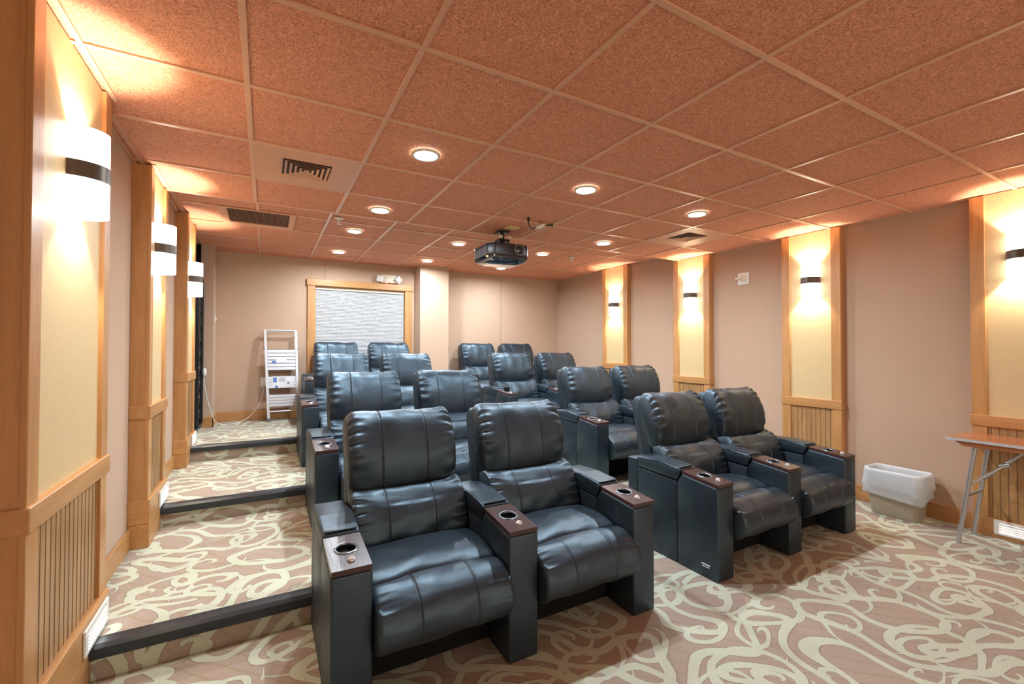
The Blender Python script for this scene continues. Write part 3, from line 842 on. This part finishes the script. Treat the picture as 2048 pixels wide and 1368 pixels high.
# ---------------------------------------------------------------- emergency light on the header
t = thing('emergency_light', 'ivory twin head emergency light mounted above the window header', 'emergency light', (1.660, YB - 0.001, 2.470))
bm = bmesh.new(); prism(bm, [(-0.125, -0.062), (0.125, -0.062), (0.135, 0.0), (0.110, 0.062), (-0.110, 0.062), (-0.135, 0.0)], -0.055, 0.0, 'y', 0.008, 2)
link_mesh('body', bm, 'offwhite', t, 40)
for sx, rr in ((-1, 0.25), (1, 0.75)):
    bm = bmesh.new(); box(bm, -0.047, 0.047, -0.05, 0.0, -0.047, 0.047, 0.010, 2)
    for k in range(5): box(bm, -0.036, 0.036, -0.053, -0.049, -0.036 + k * 0.016, -0.032 + k * 0.016)
    o = link_mesh('lamp_head', bm, 'white', t, 40); o.location = (sx * 0.128, -0.045, -0.004); o.rotation_euler = (0.1, rr * 1.0, -sx * -0.45)
bm = bmesh.new(); lathe(bm, [(0.0005, -0.004), (0.004, -0.003), (0.004, 0.003)], n=10); o = link_mesh('indicator', bm, 'led_red', t, True); o.location = (-0.035, -0.045, -0.063)

# ---------------------------------------------------------------- stepladder
t = thing('stepladder', 'silver aluminium folding stepladder leaning by the back wall', 'stepladder', (0.22, 6.72, F3))
HL = 1.205
def LP(f, s, dy=0.0):           # point on the front rail: f 0..1 up, s -1 left / +1 right
    xl = -0.175 + (-0.225 + 0.175) * f; xr = 0.180 + (0.150 - 0.180) * f
    return Vector(((xl + xr) / 2 + s * (xr - xl) / 2, 0.02 + 0.165 * f + dy, 0.006 + HL * f))
for s in (-1, 1):
    bm = bmesh.new(); a, b = LP(0, s), LP(1, s)
    for (p, q) in ((a, b),):
        vs = []
        for P in (p, q):
            for dx, dy in ((-.014, -.022), (.014, -.022), (.014, .022), (-.014, .022)): vs.append(bm.verts.new(P + Vector((dx, dy, 0))))
        for f in ((0, 1, 2, 3), (4, 5, 6, 7), (0, 1, 5, 4), (1, 2, 6, 5), (2, 3, 7, 6), (3, 0, 4, 7)): bm.faces.new([vs[i] for i in f])
    link_mesh('rail', bm, 'alu', t)
    bm = bmesh.new(); box(bm, -0.018, 0.018, -0.028, 0.028, -0.004, 0.035, 0.004, 1); o = link_mesh('foot', bm, 'alu_dark', t); o.location = LP(0.0, s) + Vector((0, 0, 0))
    bm = bmesh.new(); a = LP(0.0, s, 0.075) + Vector((s * -0.012, 0, 0)); b = LP(0.62, s, 0.03) + Vector((s * -0.006, 0, 0))
    vs = []
    for P in (a, b):
        for dx, dy in ((-.010, -.015), (.010, -.015), (.010, .015), (-.010, .015)): vs.append(bm.verts.new(P + Vector((dx, dy, 0))))
    for f in ((0, 1, 2, 3), (4, 5, 6, 7), (0, 1, 5, 4), (1, 2, 6, 5), (2, 3, 7, 6), (3, 0, 4, 7)): bm.faces.new([vs[i] for i in f])
    link_mesh('rear_leg', bm, 'alu', t)
    bm = bmesh.new(); lathe(bm, [(0.0005, -0.02), (0.018, -0.02), (0.018, 0.02), (0.0005, 0.02)], n=16, axis='x'); o = link_mesh('hinge', bm, 'alu_dark', t, 40); o.location = LP(0.80, s) + Vector((s * 0.006, 0, 0))
bm = bmesh.new(); tube(bm, [LP(1, -1) + Vector((-0.014, 0, 0)), LP(1, 1) + Vector((0.014, 0, 0))], 0.013, 8); link_mesh('top_handle', bm, 'alu', t, 40)
bm = bmesh.new(); tube(bm, [LP(0.10, -1), LP(0.10, 1)], 0.010, 8); link_mesh('crossbar', bm, 'alu', t, 40)
for f0, f1_, nm in ((0.555, 0.785, 0), (0.355, 0.485, 1), (0.155, 0.285, 2)):
    a0, a1, b0, b1 = LP(f0, -1), LP(f0, 1), LP(f1_, -1), LP(f1_, 1)
    bm = bmesh.new(); ns = 6 if nm == 0 else 4
    for k in range(ns):
        u0 = k / ns + 0.010; u1 = (k + 1) / ns - 0.022
        q = [a0.lerp(b0, u0), a1.lerp(b1, u0), a1.lerp(b1, u1), a0.lerp(b0, u1)]
        q[0] += Vector((.016, 0, 0)); q[3] += Vector((.016, 0, 0)); q[1] -= Vector((.016, 0, 0)); q[2] -= Vector((.016, 0, 0))
        A = [bm.verts.new(v + Vector((0, -0.012, 0))) for v in q]; B = [bm.verts.new(v + Vector((0, 0.010, 0))) for v in q]
        bm.faces.new(A); bm.faces.new(B[::-1])
        for i in range(4): bm.faces.new((A[i], B[i], B[(i + 1) % 4], A[(i + 1) % 4]))
    tr = link_mesh('tread', bm, 'alu', t)
    bm = bmesh.new(); q = [a0 + Vector((.016, 0, 0)), a1 - Vector((.016, 0, 0)), b1 - Vector((.016, 0, 0)), b0 + Vector((.016, 0, 0))]
    A = [bm.verts.new(v + Vector((0, -0.006, 0))) for v in q]; B = [bm.verts.new(v + Vector((0, 0.006, 0))) for v in q]
    bm.faces.new(A); bm.faces.new(B[::-1])
    for i in range(4): bm.faces.new((A[i], B[i], B[(i + 1) % 4], A[(i + 1) % 4]))
    link_mesh('tread_backing', bm, 'alu_dark', tr)
    def lab(s0, s1, u0, u1, mat, name):
        bm = bmesh.new()
        q = [a0.lerp(a1, s0).lerp(b0.lerp(b1, s0), u0), a0.lerp(a1, s1).lerp(b0.lerp(b1, s1), u0), a0.lerp(a1, s1).lerp(b0.lerp(b1, s1), u1), a0.lerp(a1, s0).lerp(b0.lerp(b1, s0), u1)]
        A = [bm.verts.new(v + Vector((0, -0.0145, 0))) for v in q]; B = [bm.verts.new(v + Vector((0, -0.0125, 0))) for v in q]
        bm.faces.new(A); bm.faces.new(B[::-1])
        for i in range(4): bm.faces.new((A[i], B[i], B[(i + 1) % 4], A[(i + 1) % 4]))
        return link_mesh(name, bm, mat, tr)
    if nm == 0:
        lab(0.18, 0.32, 0.33, 0.45, 'sticker_blue', 'label_patch'); lab(0.32, 0.66, 0.36, 0.52, 'sticker_white', 'label_sticker')
    if nm == 1:
        lab(0.18, 0.88, 0.10, 1.0, 'sticker_white', 'label_sticker')
        o = lab(0.20, 0.32, 0.50, 0.92, 'sticker_blue', 'label_patch'); o.location.y = -0.0025
        o = lab(0.26, 0.34, 0.0, 0.22, 'sticker_blue', 'label_patch'); o.location.y = -0.0025
        o = lab(0.66, 0.74, 0.35, 0.50, 'alu_dark', 'label_picture'); o.location.y = -0.0025
        for v in (0.84, 0.70, 0.58):
            o = lab(0.38, 0.38 + 0.15 + v * 0.1, v, v + 0.04, 'alu_dark', 'label_text_line'); o.location.y = -0.0022

# ---------------------------------------------------------------- outlet, plates, cord, rack
def plate(name, label, cat, loc, rz, w_, h_, detail):
    t = thing(name, label, cat, loc, rz)
    bm = bmesh.new(); box(bm, -w_ / 2, w_ / 2, -0.006, 0.0, -h_ / 2, h_ / 2, 0.002, 1); link_mesh('cover_plate', bm, 'white', t)
    bm = bmesh.new()
    if detail == 'outlet':
        for zz in (-0.02, 0.02):
            lathe(bm, [(0.0005, -0.0085), (0.014, -0.0085), (0.015, -0.005)], (0, 0, zz), 18, 'y')
            for dx in (-0.005, 0.005): box(bm, dx - 0.001, dx + 0.001, -0.0095, -0.008, zz - 0.004, zz + 0.004, mi=1)
        link_mesh('socket', bm, ['white', 'black'], t)
    elif detail == 'switch':
        box(bm, -0.005, 0.005, -0.018, -0.004, -0.012, 0.010, 0.002, 1); link_mesh('toggle', bm, 'white', t)
    return t
plate('wall_outlet', 'white wall outlet beside the stepladder with a cord plugged in', 'outlet', (-0.010, YB, EYE - 0.455), 0, 0.085, 0.125, 'outlet')
plate('light_switch', 'small white switch plate on the side of the back left corner', 'switch', (-0.565, 6.80, EYE + 0.38), PI / 2, 0.07, 0.115, 'switch')
plate('light_switch', 'small white switch plate on the left wall past the second pilaster', 'switch', (XLW, 4.70, EYE + 0.51), PI / 2, 0.075, 0.115, 'switch')
t = thing('wall_fixture', 'white square wall plate with a small swivelling fixture on the right wall', 'wall fixture', (XRW, 3.22, EYE + 0.815), -PI / 2)
bm = bmesh.new(); box(bm, -0.068, 0.068, -0.008, 0, -0.068, 0.068, 0.003, 1); link_mesh('cover_plate', bm, 'white', t)
bm = bmesh.new(); lathe(bm, [(0.045, -0.008), (0.043, -0.016), (0.030, -0.024), (0.0005, -0.026)], n=24, axis='y'); link_mesh('dome', bm, 'offwhite', t, 40)
bm = bmesh.new(); tube(bm, [(0.0, -0.022, 0.004), (-0.02, -0.045, 0.006), (-0.045, -0.055, 0.002), (-0.062, -0.055, -0.002)], [0.008, 0.010, 0.009, 0.012], 10); link_mesh('swivel_arm', bm, 'white', t, 50)

t = thing('equipment_rack', 'tall black metal equipment rack standing in the dark opening', 'equipment rack', (XLW + 0.0, 6.375, F3))
RH = 1.80
bm = bmesh.new()
box(bm, -0.40, 0.08, -0.24, -0.215, 0.07, RH, 0.003, 1); box(bm, -0.40, 0.08, 0.165, 0.19, 0.07, RH, 0.003, 1)
box(bm, -0.40, -0.385, -0.22, 0.17, 0.07, RH); box(bm, -0.40, 0.08, -0.24, 0.19, 0.06, 0.08); box(bm, -0.40, 0.08, -0.24, 0.19, RH - 0.02, RH)
link_mesh('cabinet', bm, 'black', t)
bm = bmesh.new()
for yy in (-0.212, 0.140): box(bm, 0.055, 0.085, yy, yy + 0.025, 0.08, RH - 0.02, 0.002, 1)
for k in range(9): box(bm, -0.30, 0.060, -0.185, 0.138, 0.12 + k * 0.185, 0.12 + k * 0.185 + 0.135, 0.004, 1)
link_mesh('rack_rail', bm, 'black', t)
bm = bmesh.new()
for k in range(10):
    lathe(bm, [(0.0005, 0.090), (0.006, 0.089), (0.006, 0.084)], (0.0, 0.153, 0.25 + k * 0.165), 10, 'x')
    lathe(bm, [(0.0005, 0.090), (0.006, 0.089), (0.006, 0.084)], (0.0, -0.20, 0.25 + k * 0.165), 10, 'x')
link_mesh('rack_screw', bm, 'chrome', t, 40)
for xx in (-0.35, 0.045):
    for yy in (-0.20, 0.15):
        bm = bmesh.new(); lathe(bm, [(0.0005, -0.012), (0.03, -0.012), (0.03, 0.012), (0.0005, 0.012)], n=18, axis='y'); o = link_mesh('caster', bm, 'gunmetal', t, 40); o.location = (xx, yy, 0.031)
t = thing('power_cord', 'white power cord drooping from the black rack to the wall outlet', 'cord', (-0.645, 6.50, EYE - 0.288))
o0 = Vector((-0.645, 6.50, EYE - 0.288))
path = spline([(-0.642, 6.50, 1.10), (-0.640, 6.50, 0.98), (-0.600, 6.50, 0.75), (-0.535, 6.53, 0.52), (-0.44, 6.66, 0.437), (-0.30, 6.80, 0.438), (-0.17, 6.88, 0.50), (-0.06, 6.92, 0.66), (-0.02, 6.935, 0.80), (-0.012, 6.94, 0.90)], 8, False)
bm = bmesh.new(); tube(bm, [Vector(p) - o0 for p in path], 0.0042, 8); link_mesh('cable', bm, 'white', t, True)
bm = bmesh.new(); lathe(bm, [(0.0005, -0.05), (0.014, -0.045), (0.021, -0.02), (0.021, 0.02), (0.014, 0.045), (0.0005, 0.05)], n=18); o = link_mesh('plug_adapter', bm, 'white', t, True); o.location = Vector((-0.640, 6.50, 1.11)) - o0
bm = bmesh.new(); box(bm, -0.014, 0.014, -0.04, 0.0, -0.022, 0.016, 0.005, 2); o = link_mesh('plug', bm, 'white', t, 40); o.location = Vector((-0.010, 6.972, 0.915)) - o0

# ---------------------------------------------------------------- ceiling vents
def square_ring(bm, a_out, a_in, z_out, z_in, th=0.0025):
    for (ax, ay, bx, by) in ((-1, -1, 1, -1), (1, -1, 1, 1), (1, 1, -1, 1), (-1, 1, -1, -1)):
        v = [bm.verts.new((ax * a_out, ay * a_out, z_out)), bm.verts.new((bx * a_out, by * a_out, z_out)), bm.verts.new((bx * a_in, by * a_in, z_in)), bm.verts.new((ax * a_in, ay * a_in, z_in))]
        v2 = [bm.verts.new((x.co.x, x.co.y, x.co.z + th)) for x in v]
        bm.faces.new(v); bm.faces.new(v2[::-1])
        for i in range(4): bm.faces.new((v[i], v2[i], v2[(i + 1) % 4], v[(i + 1) % 4]))
def supply(cx, cy, px, label):
    t = thing('ceiling_vent', label, 'air vent', (cx, cy, HC), 0, 'square supply vents set in smooth ceiling panels')
    ox, oy = px + 0.3048 - cx, 2.900 + 0.3064 - cy
    bm = bmesh.new()
    a = 0.146; b = 0.293
    x0, x1, y0, y1 = ox - b, ox + b, oy - b, oy + b
    for r in ((x0, x1, y0, -a), (x0, x1, a, y1), (x0, -a, -a, a), (a, x1, -a, a)): box(bm, *r, 0.001, 0.0075)
    link_mesh('face_panel', bm, 'ceil_metal', t)
    bm = bmesh.new(); box(bm, -a, a, -a, a, 0.0065, 0.0079); link_mesh('duct_shade_sheet', bm, 'vent_dark', t)  # thin sheet painted dark as the shade behind the louvres
    bm = bmesh.new()
    square_ring(bm, 0.150, 0.140, 0.0, 0.004)
    for ao in (0.130, 0.101, 0.072, 0.043): square_ring(bm, ao, ao - 0.014, -0.0055, 0.0015, 0.0012)
    box(bm, -0.016, 0.016, -0.016, 0.016, -0.004, -0.002)
    link_mesh('louvre_ring', bm, 'ceil_metal', t)
supply(0.228, 3.205, GX0, 'square ceiling vent with concentric louvres, on the left near the wall')
supply(3.850, 3.190, GX0 + 0.6096 * 6, 'square ceiling vent with concentric louvres, on the right near the wall')
t = thing('return_grille', 'large rectangular return air grille at the back left of the ceiling', 'air grille', (-0.06, 5.00, HB))
bm = bmesh.new()
for r in ((-0.325, 0.31, -0.27, -0.243), (-0.325, 0.31, 0.243, 0.345), (-0.325, -0.258, -0.243, 0.243), (0.258, 0.31, -0.243, 0.243)): box(bm, *r, -0.005, 0.006, 0.002, 1)
link_mesh('grille_frame', bm, 'ceil_metal', t)
bm = bmesh.new(); box(bm, -0.258, 0.258, -0.243, 0.243, 0.0055, 0.0077); link_mesh('duct_shade_sheet', bm, 'vent_dark', t)  # dark sheet in place of shaded depth behind the fins
bm = bmesh.new()
for k in range(40):
    x = -0.252 + k * 0.0129; prism(bm, [(x, 0.005), (x + 0.005, -0.003), (x + 0.0062, -0.003), (x + 0.0012, 0.005)], -0.243, 0.243, 'y')
link_mesh('grille_fin', bm, 'grille', t)

# ---------------------------------------------------------------- sprinklers, card, cable box
for (x, y, lb) in ((0.621, 4.634, 'small white sprinkler head under the ceiling near the return grille'), (3.729, 5.038, 'small white sprinkler head under the ceiling toward the back right')):
    t = thing('fire_sprinkler', lb, 'sprinkler', (x, y, HB), 0, 'ceiling sprinkler heads')
    bm = bmesh.new(); lathe(bm, [(0.0005, -0.008), (0.020, -0.010), (0.040, -0.004), (0.042, 0.002)], n=24); link_mesh('escutcheon', bm, 'white', t, 50)
    bm = bmesh.new(); lathe(bm, [(0.010, -0.008), (0.008, -0.03), (0.006, -0.052)], n=12)
    tube(bm, [(-0.011, 0, -0.02), (-0.014, 0, -0.035), (-0.004, 0, -0.052)], 0.0022, 6); tube(bm, [(0.011, 0, -0.02), (0.014, 0, -0.035), (0.004, 0, -0.052)], 0.0022, 6)
    link_mesh('nozzle', bm, 'white', t, 40)
    bm = bmesh.new(); lathe(bm, [(0.0005, -0.052), (0.020, -0.054), (0.020, -0.056), (0.0005, -0.057)], n=16); link_mesh('deflector', bm, 'white', t, 40)
bm = bmesh.new(); prism(bm, [(-0.055, -0.045), (0.055, -0.045), (0.05, 0.045), (-0.065, 0.045)], -0.004, 0.0078, 'z')
o = link_mesh('paper_card', bm, 'card'); o.location = (2.088, 3.765, HC); tag(o, 'small cream card stuck to the ceiling beside the projector mount', 'card')
t = thing('cable_adapter', 'white adapter box on a short black cable dangling from the ceiling', 'cable adapter', (2.21, 3.47, HC - 0.035))
bm = bmesh.new(); box(bm, -0.055, 0.055, -0.020, 0.020, -0.018, 0.018, 0.006, 2); o = link_mesh('adapter_box', bm, 'white', t, 40); o.rotation_euler = (0.2, -0.45, 0.3)
bm = bmesh.new(); tube(bm, spline([(-0.16, -0.06, 0.042), (-0.16, -0.06, 0.0), (-0.135, -0.045, -0.035), (-0.095, -0.03, -0.045), (-0.055, -0.010, -0.015)], 6, False), 0.005, 8); link_mesh('cable', bm, 'black', t, True)
bm = bmesh.new(); tube(bm, [(-0.16, -0.06, 0.042), (-0.16, -0.06, 0.012)], 0.011, 10); tube(bm, spline([(0.05, 0.01, 0.012), (0.09, 0.0, 0.022), (0.13, -0.01, 0.025)], 5, False), 0.004, 6); tube(bm, [(0.085, 0, 0.021), (0.135, -0.012, 0.024)], 0.009, 10); link_mesh('connector', bm, 'black', t, 40)

# ---------------------------------------------------------------- projector
t = thing('ceiling_projector', 'large black projector hanging from the ceiling on a short mount', 'projector', (2.06, 3.92, EYE + 0.935), 0.0)
PW, PD, PZ = 0.44, 0.42, 0.075
bm = bmesh.new()
prism(bm, [(-0.225, 0.20), (-0.225, -0.10), (-0.175, -0.185), (0.175, -0.185), (0.215, -0.12), (0.225, 0.20)], -0.045, 0.075, 'z', 0.014, 3)
body = link_mesh('housing', bm, 'proj', t, 40)
bm = bmesh.new()
A = [(-0.225, 0.20), (-0.225, -0.10), (-0.175, -0.185), (0.175, -0.185), (0.215, -0.12), (0.225, 0.20)]
top = [bm.verts.new((x * 0.995, y * 0.995, -0.043)) for x, y in A]; mid = [bm.verts.new((x * 0.98, y * 0.97, -0.070)) for x, y in A]; bot = [bm.verts.new((x * 0.72, y * 0.70 + 0.02, -0.100)) for x, y in A]
n = 6
for i in range(n):
    bm.faces.new((top[i], top[(i + 1) % n], mid[(i + 1) % n], mid[i])); bm.faces.new((mid[i], mid[(i + 1) % n], bot[(i + 1) % n], bot[i]))
bm.faces.new(bot)
bmesh.ops.bevel(bm, geom=[e for e in bm.edges if not e.is_boundary], offset=0.008, segments=2, affect='EDGES')
link_mesh('glossy_underside', bm, 'proj_gloss', t, 40)
bm = bmesh.new(); prism(bm, [(-0.228, -0.09), (-0.228, 0.17), (-0.224, 0.17), (-0.224, -0.09)], -0.035, 0.035, 'z', 0.0015, 1); link_mesh('side_vent_panel', bm, 'proj_side', t)
bm = bmesh.new()
for k in range(9): box(bm, -0.231, -0.227, -0.075 + k * 0.026, -0.065 + k * 0.026, -0.028, 0.028)
link_mesh('vent_slat', bm, 'proj', t)
bm = bmesh.new(); lathe(bm, [(0.046, 0.0), (0.056, -0.005), (0.056, -0.026), (0.047, -0.030), (0.040, -0.016), (0.036, -0.004)], n=32, axis='y'); o = link_mesh('lens_ring', bm, 'proj_side', t, 40); o.location = (0.075, -0.180, 0.018)
bm = bmesh.new(); lathe(bm, [(0.038, -0.002), (0.030, -0.010), (0.016, -0.015), (0.0005, -0.017)], n=28, axis='y'); o = link_mesh('lens', bm, 'lens_glass', t, True); o.location = (0.075, -0.180, 0.018)
bm = bmesh.new(); box(bm, -0.03, 0.02, -0.189, -0.184, -0.02, 0.035, 0.003, 1); link_mesh('sensor_window', bm, 'proj_gloss', t)
bm = bmesh.new()
box(bm, -0.055, 0.055, -0.045, 0.075, 0.215, 0.2355, 0.003, 1); box(bm, -0.05, 0.05, -0.04, 0.07, 0.080, 0.092, 0.003, 1)
tube(bm, [(0, 0.015, 0.09), (0, 0.015, 0.225)], 0.022, 14)
for sx in (-0.045, 0.045):
    for sy in (-0.03, 0.06): tube(bm, [(sx, sy, 0.086), (sx, sy, 0.140)], 0.006, 8)
box(bm, -0.06, 0.06, -0.04, 0.07, 0.130, 0.150, 0.003, 1)
link_mesh('ceiling_mount', bm, 'black', t, 40)
bm = bmesh.new()
for sx in (-0.05, 0.05): box(bm, sx - 0.022, sx + 0.022, -0.052, -0.040, 0.150, 0.185, 0.004, 1)
link_mesh('mount_clip', bm, 'offwhite', t)
for sx in (-0.17, 0.17):
    bm = bmesh.new(); lathe(bm, [(0.0005, 0.0), (0.014, 0.001), (0.016, 0.016)], n=16); o = link_mesh('corner_foot', bm, 'proj_side', t, 40); o.location = (sx, 0.12, 0.073)

# ---------------------------------------------------------------- wastebasket and liner
def rrect(a, b, r, n=6):
    out = []
    for cx, cy, a0 in ((a - r, b - r, 0), (-a + r, b - r, 90), (-a + r, -b + r, 180), (a - r, -b + r, 270)):
        for k in range(n + 1):
            t_ = math.radians(a0 + 90 * k / n); out.append((cx + r * math.cos(t_), cy + r * math.sin(t_)))
    return out
BROT = 0.0
t = thing('wastebasket', 'taupe plastic wastebasket against the right wall by the folding table', 'wastebasket', (4.655, 1.735, F0), PI / 2 + BROT)
bm = bmesh.new(); rings = []
for a, b, z in ((0.150, 0.085, 0.001), (0.158, 0.092, 0.0), (0.160, 0.094, 0.012), (0.186, 0.116, 0.345), (0.195, 0.125, 0.350), (0.195, 0.125, 0.365), (0.187, 0.117, 0.365), (0.182, 0.112, 0.345), (0.155, 0.088, 0.012)):
    rings.append([bm.verts.new((x, y, z)) for x, y in rrect(a, b, 0.04)])
for i in range(len(rings) - 1):
    for k in range(len(rings[0])):
        j = (k + 1) % len(rings[0]); bm.faces.new((rings[i][k], rings[i][j], rings[i + 1][j], rings[i + 1][k]))
bm.faces.new(rings[0]); bm.faces.new(rings[-1])
link_mesh('basket_body', bm, 'bin', t, 40)
t2 = thing('bin_liner', 'white plastic bag lining the wastebasket, folded over its rim', 'bag', (4.655, 1.735, F0), PI / 2 + BROT)
bm = bmesh.new(); rings = []
base_r = rrect(0.190, 0.120, 0.060, 26); nb = len(base_r)
prof = [(0.76, 0.06, 0), (0.84, 0.22, 0.25), (0.92, 0.34, 0.35), (0.99, 0.372, 0.3), (1.02, 0.384, 0.3), (1.05, 0.382, 0.4)]
for k in range(1, 17):
    f = k / 16; prof.append((1.055 + 0.085 * math.sin(PI * min(1, f * 1.05) ** 0.8) - 0.045 * f ** 3, 0.378 - 0.215 * f, 0.45 + 1.0 * f))
prof.append((1.0, 0.168, 1.3)); 
for (s_, z, wob) in prof:
    ring = []
    f = max(0, (0.378 - z) / 0.215) if wob > 0.44 else 0
    for k, (x, y) in enumerate(base_r):
        a = math.atan2(y / 0.62, x); rad = Vector((x, y, 0)).normalized()
        nn_ = noise.noise(Vector((math.cos(a) * 2.2, math.sin(a) * 2.2, z * 5)))
        fold = math.sin(a * 4 + z * 26 + 2.2 * noise.noise(Vector((math.cos(a) * 2, math.sin(a) * 2, z * 7 + 3))))
        fold2 = math.sin(a * 19 - z * 50 + 3 * noise.noise(Vector((math.cos(a) * 3, math.sin(a) * 3, z * 9))))
        fold = 1 - abs(fold) ** 0.6; fold2 = 1 - abs(fold2) ** 0.7
        v = Vector((x * s_, y * s_, z))
        v += rad * (nn_ * 0.018 + (fold - 0.4) * 0.012 + (fold2 - 0.4) * 0.003) * (wob if f > 0 else 0.22)
        hem = 0.030 * math.sin(a + 2.4) + 0.022 * noise.noise(Vector((math.cos(a) * 1.8 + 4, math.sin(a) * 1.8, 1.0)))
        v.z += hem * f + 0.010 * noise.noise(Vector((math.cos(a) * 2.2 + 4, math.sin(a) * 2.2, 5.0)))
        ring.append(bm.verts.new(v))
    rings.append(ring)
for i in range(len(rings) - 1):
    for k in range(nb):
        j = (k + 1) % nb; bm.faces.new((rings[i][k], rings[i][j], rings[i + 1][j], rings[i + 1][k]))
bm.faces.new(rings[0])
link_mesh('liner_film', bm, 'liner', t2, True)

# ---------------------------------------------------------------- folding table
TZ = EYE - 0.634
t = thing('folding_table', 'narrow wood laminate folding table with steel legs against the right wall', 'table', (4.545, 0.46, F0), 0)
tw, tl = 0.205, 0.875
bm = bmesh.new(); prism(bm, rrect(tw, tl, 0.035, 5), TZ - 0.004, TZ, 'z'); link_mesh('tabletop', bm, 'table_wood', t)
bm = bmesh.new()
o_, i_ = rrect(tw + 0.003, tl + 0.003, 0.038, 5), rrect(tw - 0.001, tl - 0.001, 0.034, 5)
vo_ = [[bm.verts.new((x, y, z)) for x, y in pts_] for pts_, z in ((o_, TZ - 0.001), (o_, TZ - 0.019), (i_, TZ - 0.019), (i_, TZ - 0.001))]
for i in range(4):
    for k in range(len(o_)):
        j = (k + 1) % len(o_); bm.faces.new((vo_[i][k], vo_[i][j], vo_[(i + 1) % 4][j], vo_[(i + 1) % 4][k]))
link_mesh('edge_band', bm, 'alu', t)
bm = bmesh.new(); prism(bm, rrect(tw - 0.002, tl - 0.002, 0.034, 5), TZ - 0.019, TZ - 0.0045, 'z'); link_mesh('core_board', bm, 'table_edge', t)
bm = bmesh.new(); prism(bm, [(-tl + 0.05, TZ - 0.055), (tl - 0.09, TZ - 0.055), (tl - 0.045, TZ - 0.019), (-tl + 0.01, TZ - 0.019)], -tw + 0.02, -tw + 0.045, 'x', 0.002, 1)
prism(bm, [(-tl + 0.05, TZ - 0.055), (tl - 0.09, TZ - 0.055), (tl - 0.045, TZ - 0.019), (-tl + 0.01, TZ - 0.019)], tw - 0.045, tw - 0.02, 'x', 0.002, 1)
link_mesh('apron', bm, 'table_wood', t)
for sy in (1, -1):
    tops = sy * (tl - 0.145); feet = sy * (tl - 0.050)
    for sx in (-1, 1):
        bm = bmesh.new(); tube(bm, [(sx * 0.150, feet, 0.0), (sx * 0.135, tops, TZ - 0.03)], 0.0135, 14)
        lg = link_mesh('leg', bm, 'steel', t, 40)
    def lpt(f, sx): return Vector((sx * (0.150 - 0.015 * f), feet + (tops - feet) * f, (TZ - 0.03) * f))
    bm = bmesh.new(); tube(bm, [lpt(0.47, -1), lpt(0.47, 1)], 0.011, 12); link_mesh('leg_crossbar', bm, 'steel', t, 40)
    bm = bmesh.new(); a_ = lpt(0.58, -1); b_ = lpt(0.58, 1); hub = Vector((0.0, feet + sy * -0.20, TZ * 0.76))
    tube(bm, [a_, hub + Vector((-0.012, 0, 0))], 0.008, 10); tube(bm, [b_, hub + Vector((0.012, 0, 0))], 0.008, 10)
    tube(bm, [hub, Vector((0.0, feet + sy * -0.33, TZ - 0.03))], 0.012, 10)
    tube(bm, [hub + Vector((0, sy * 0.02, -0.01)), hub + Vector((0, -sy * 0.03, 0.015))], 0.018, 12)
    link_mesh('folding_brace', bm, 'steel', t, 40)
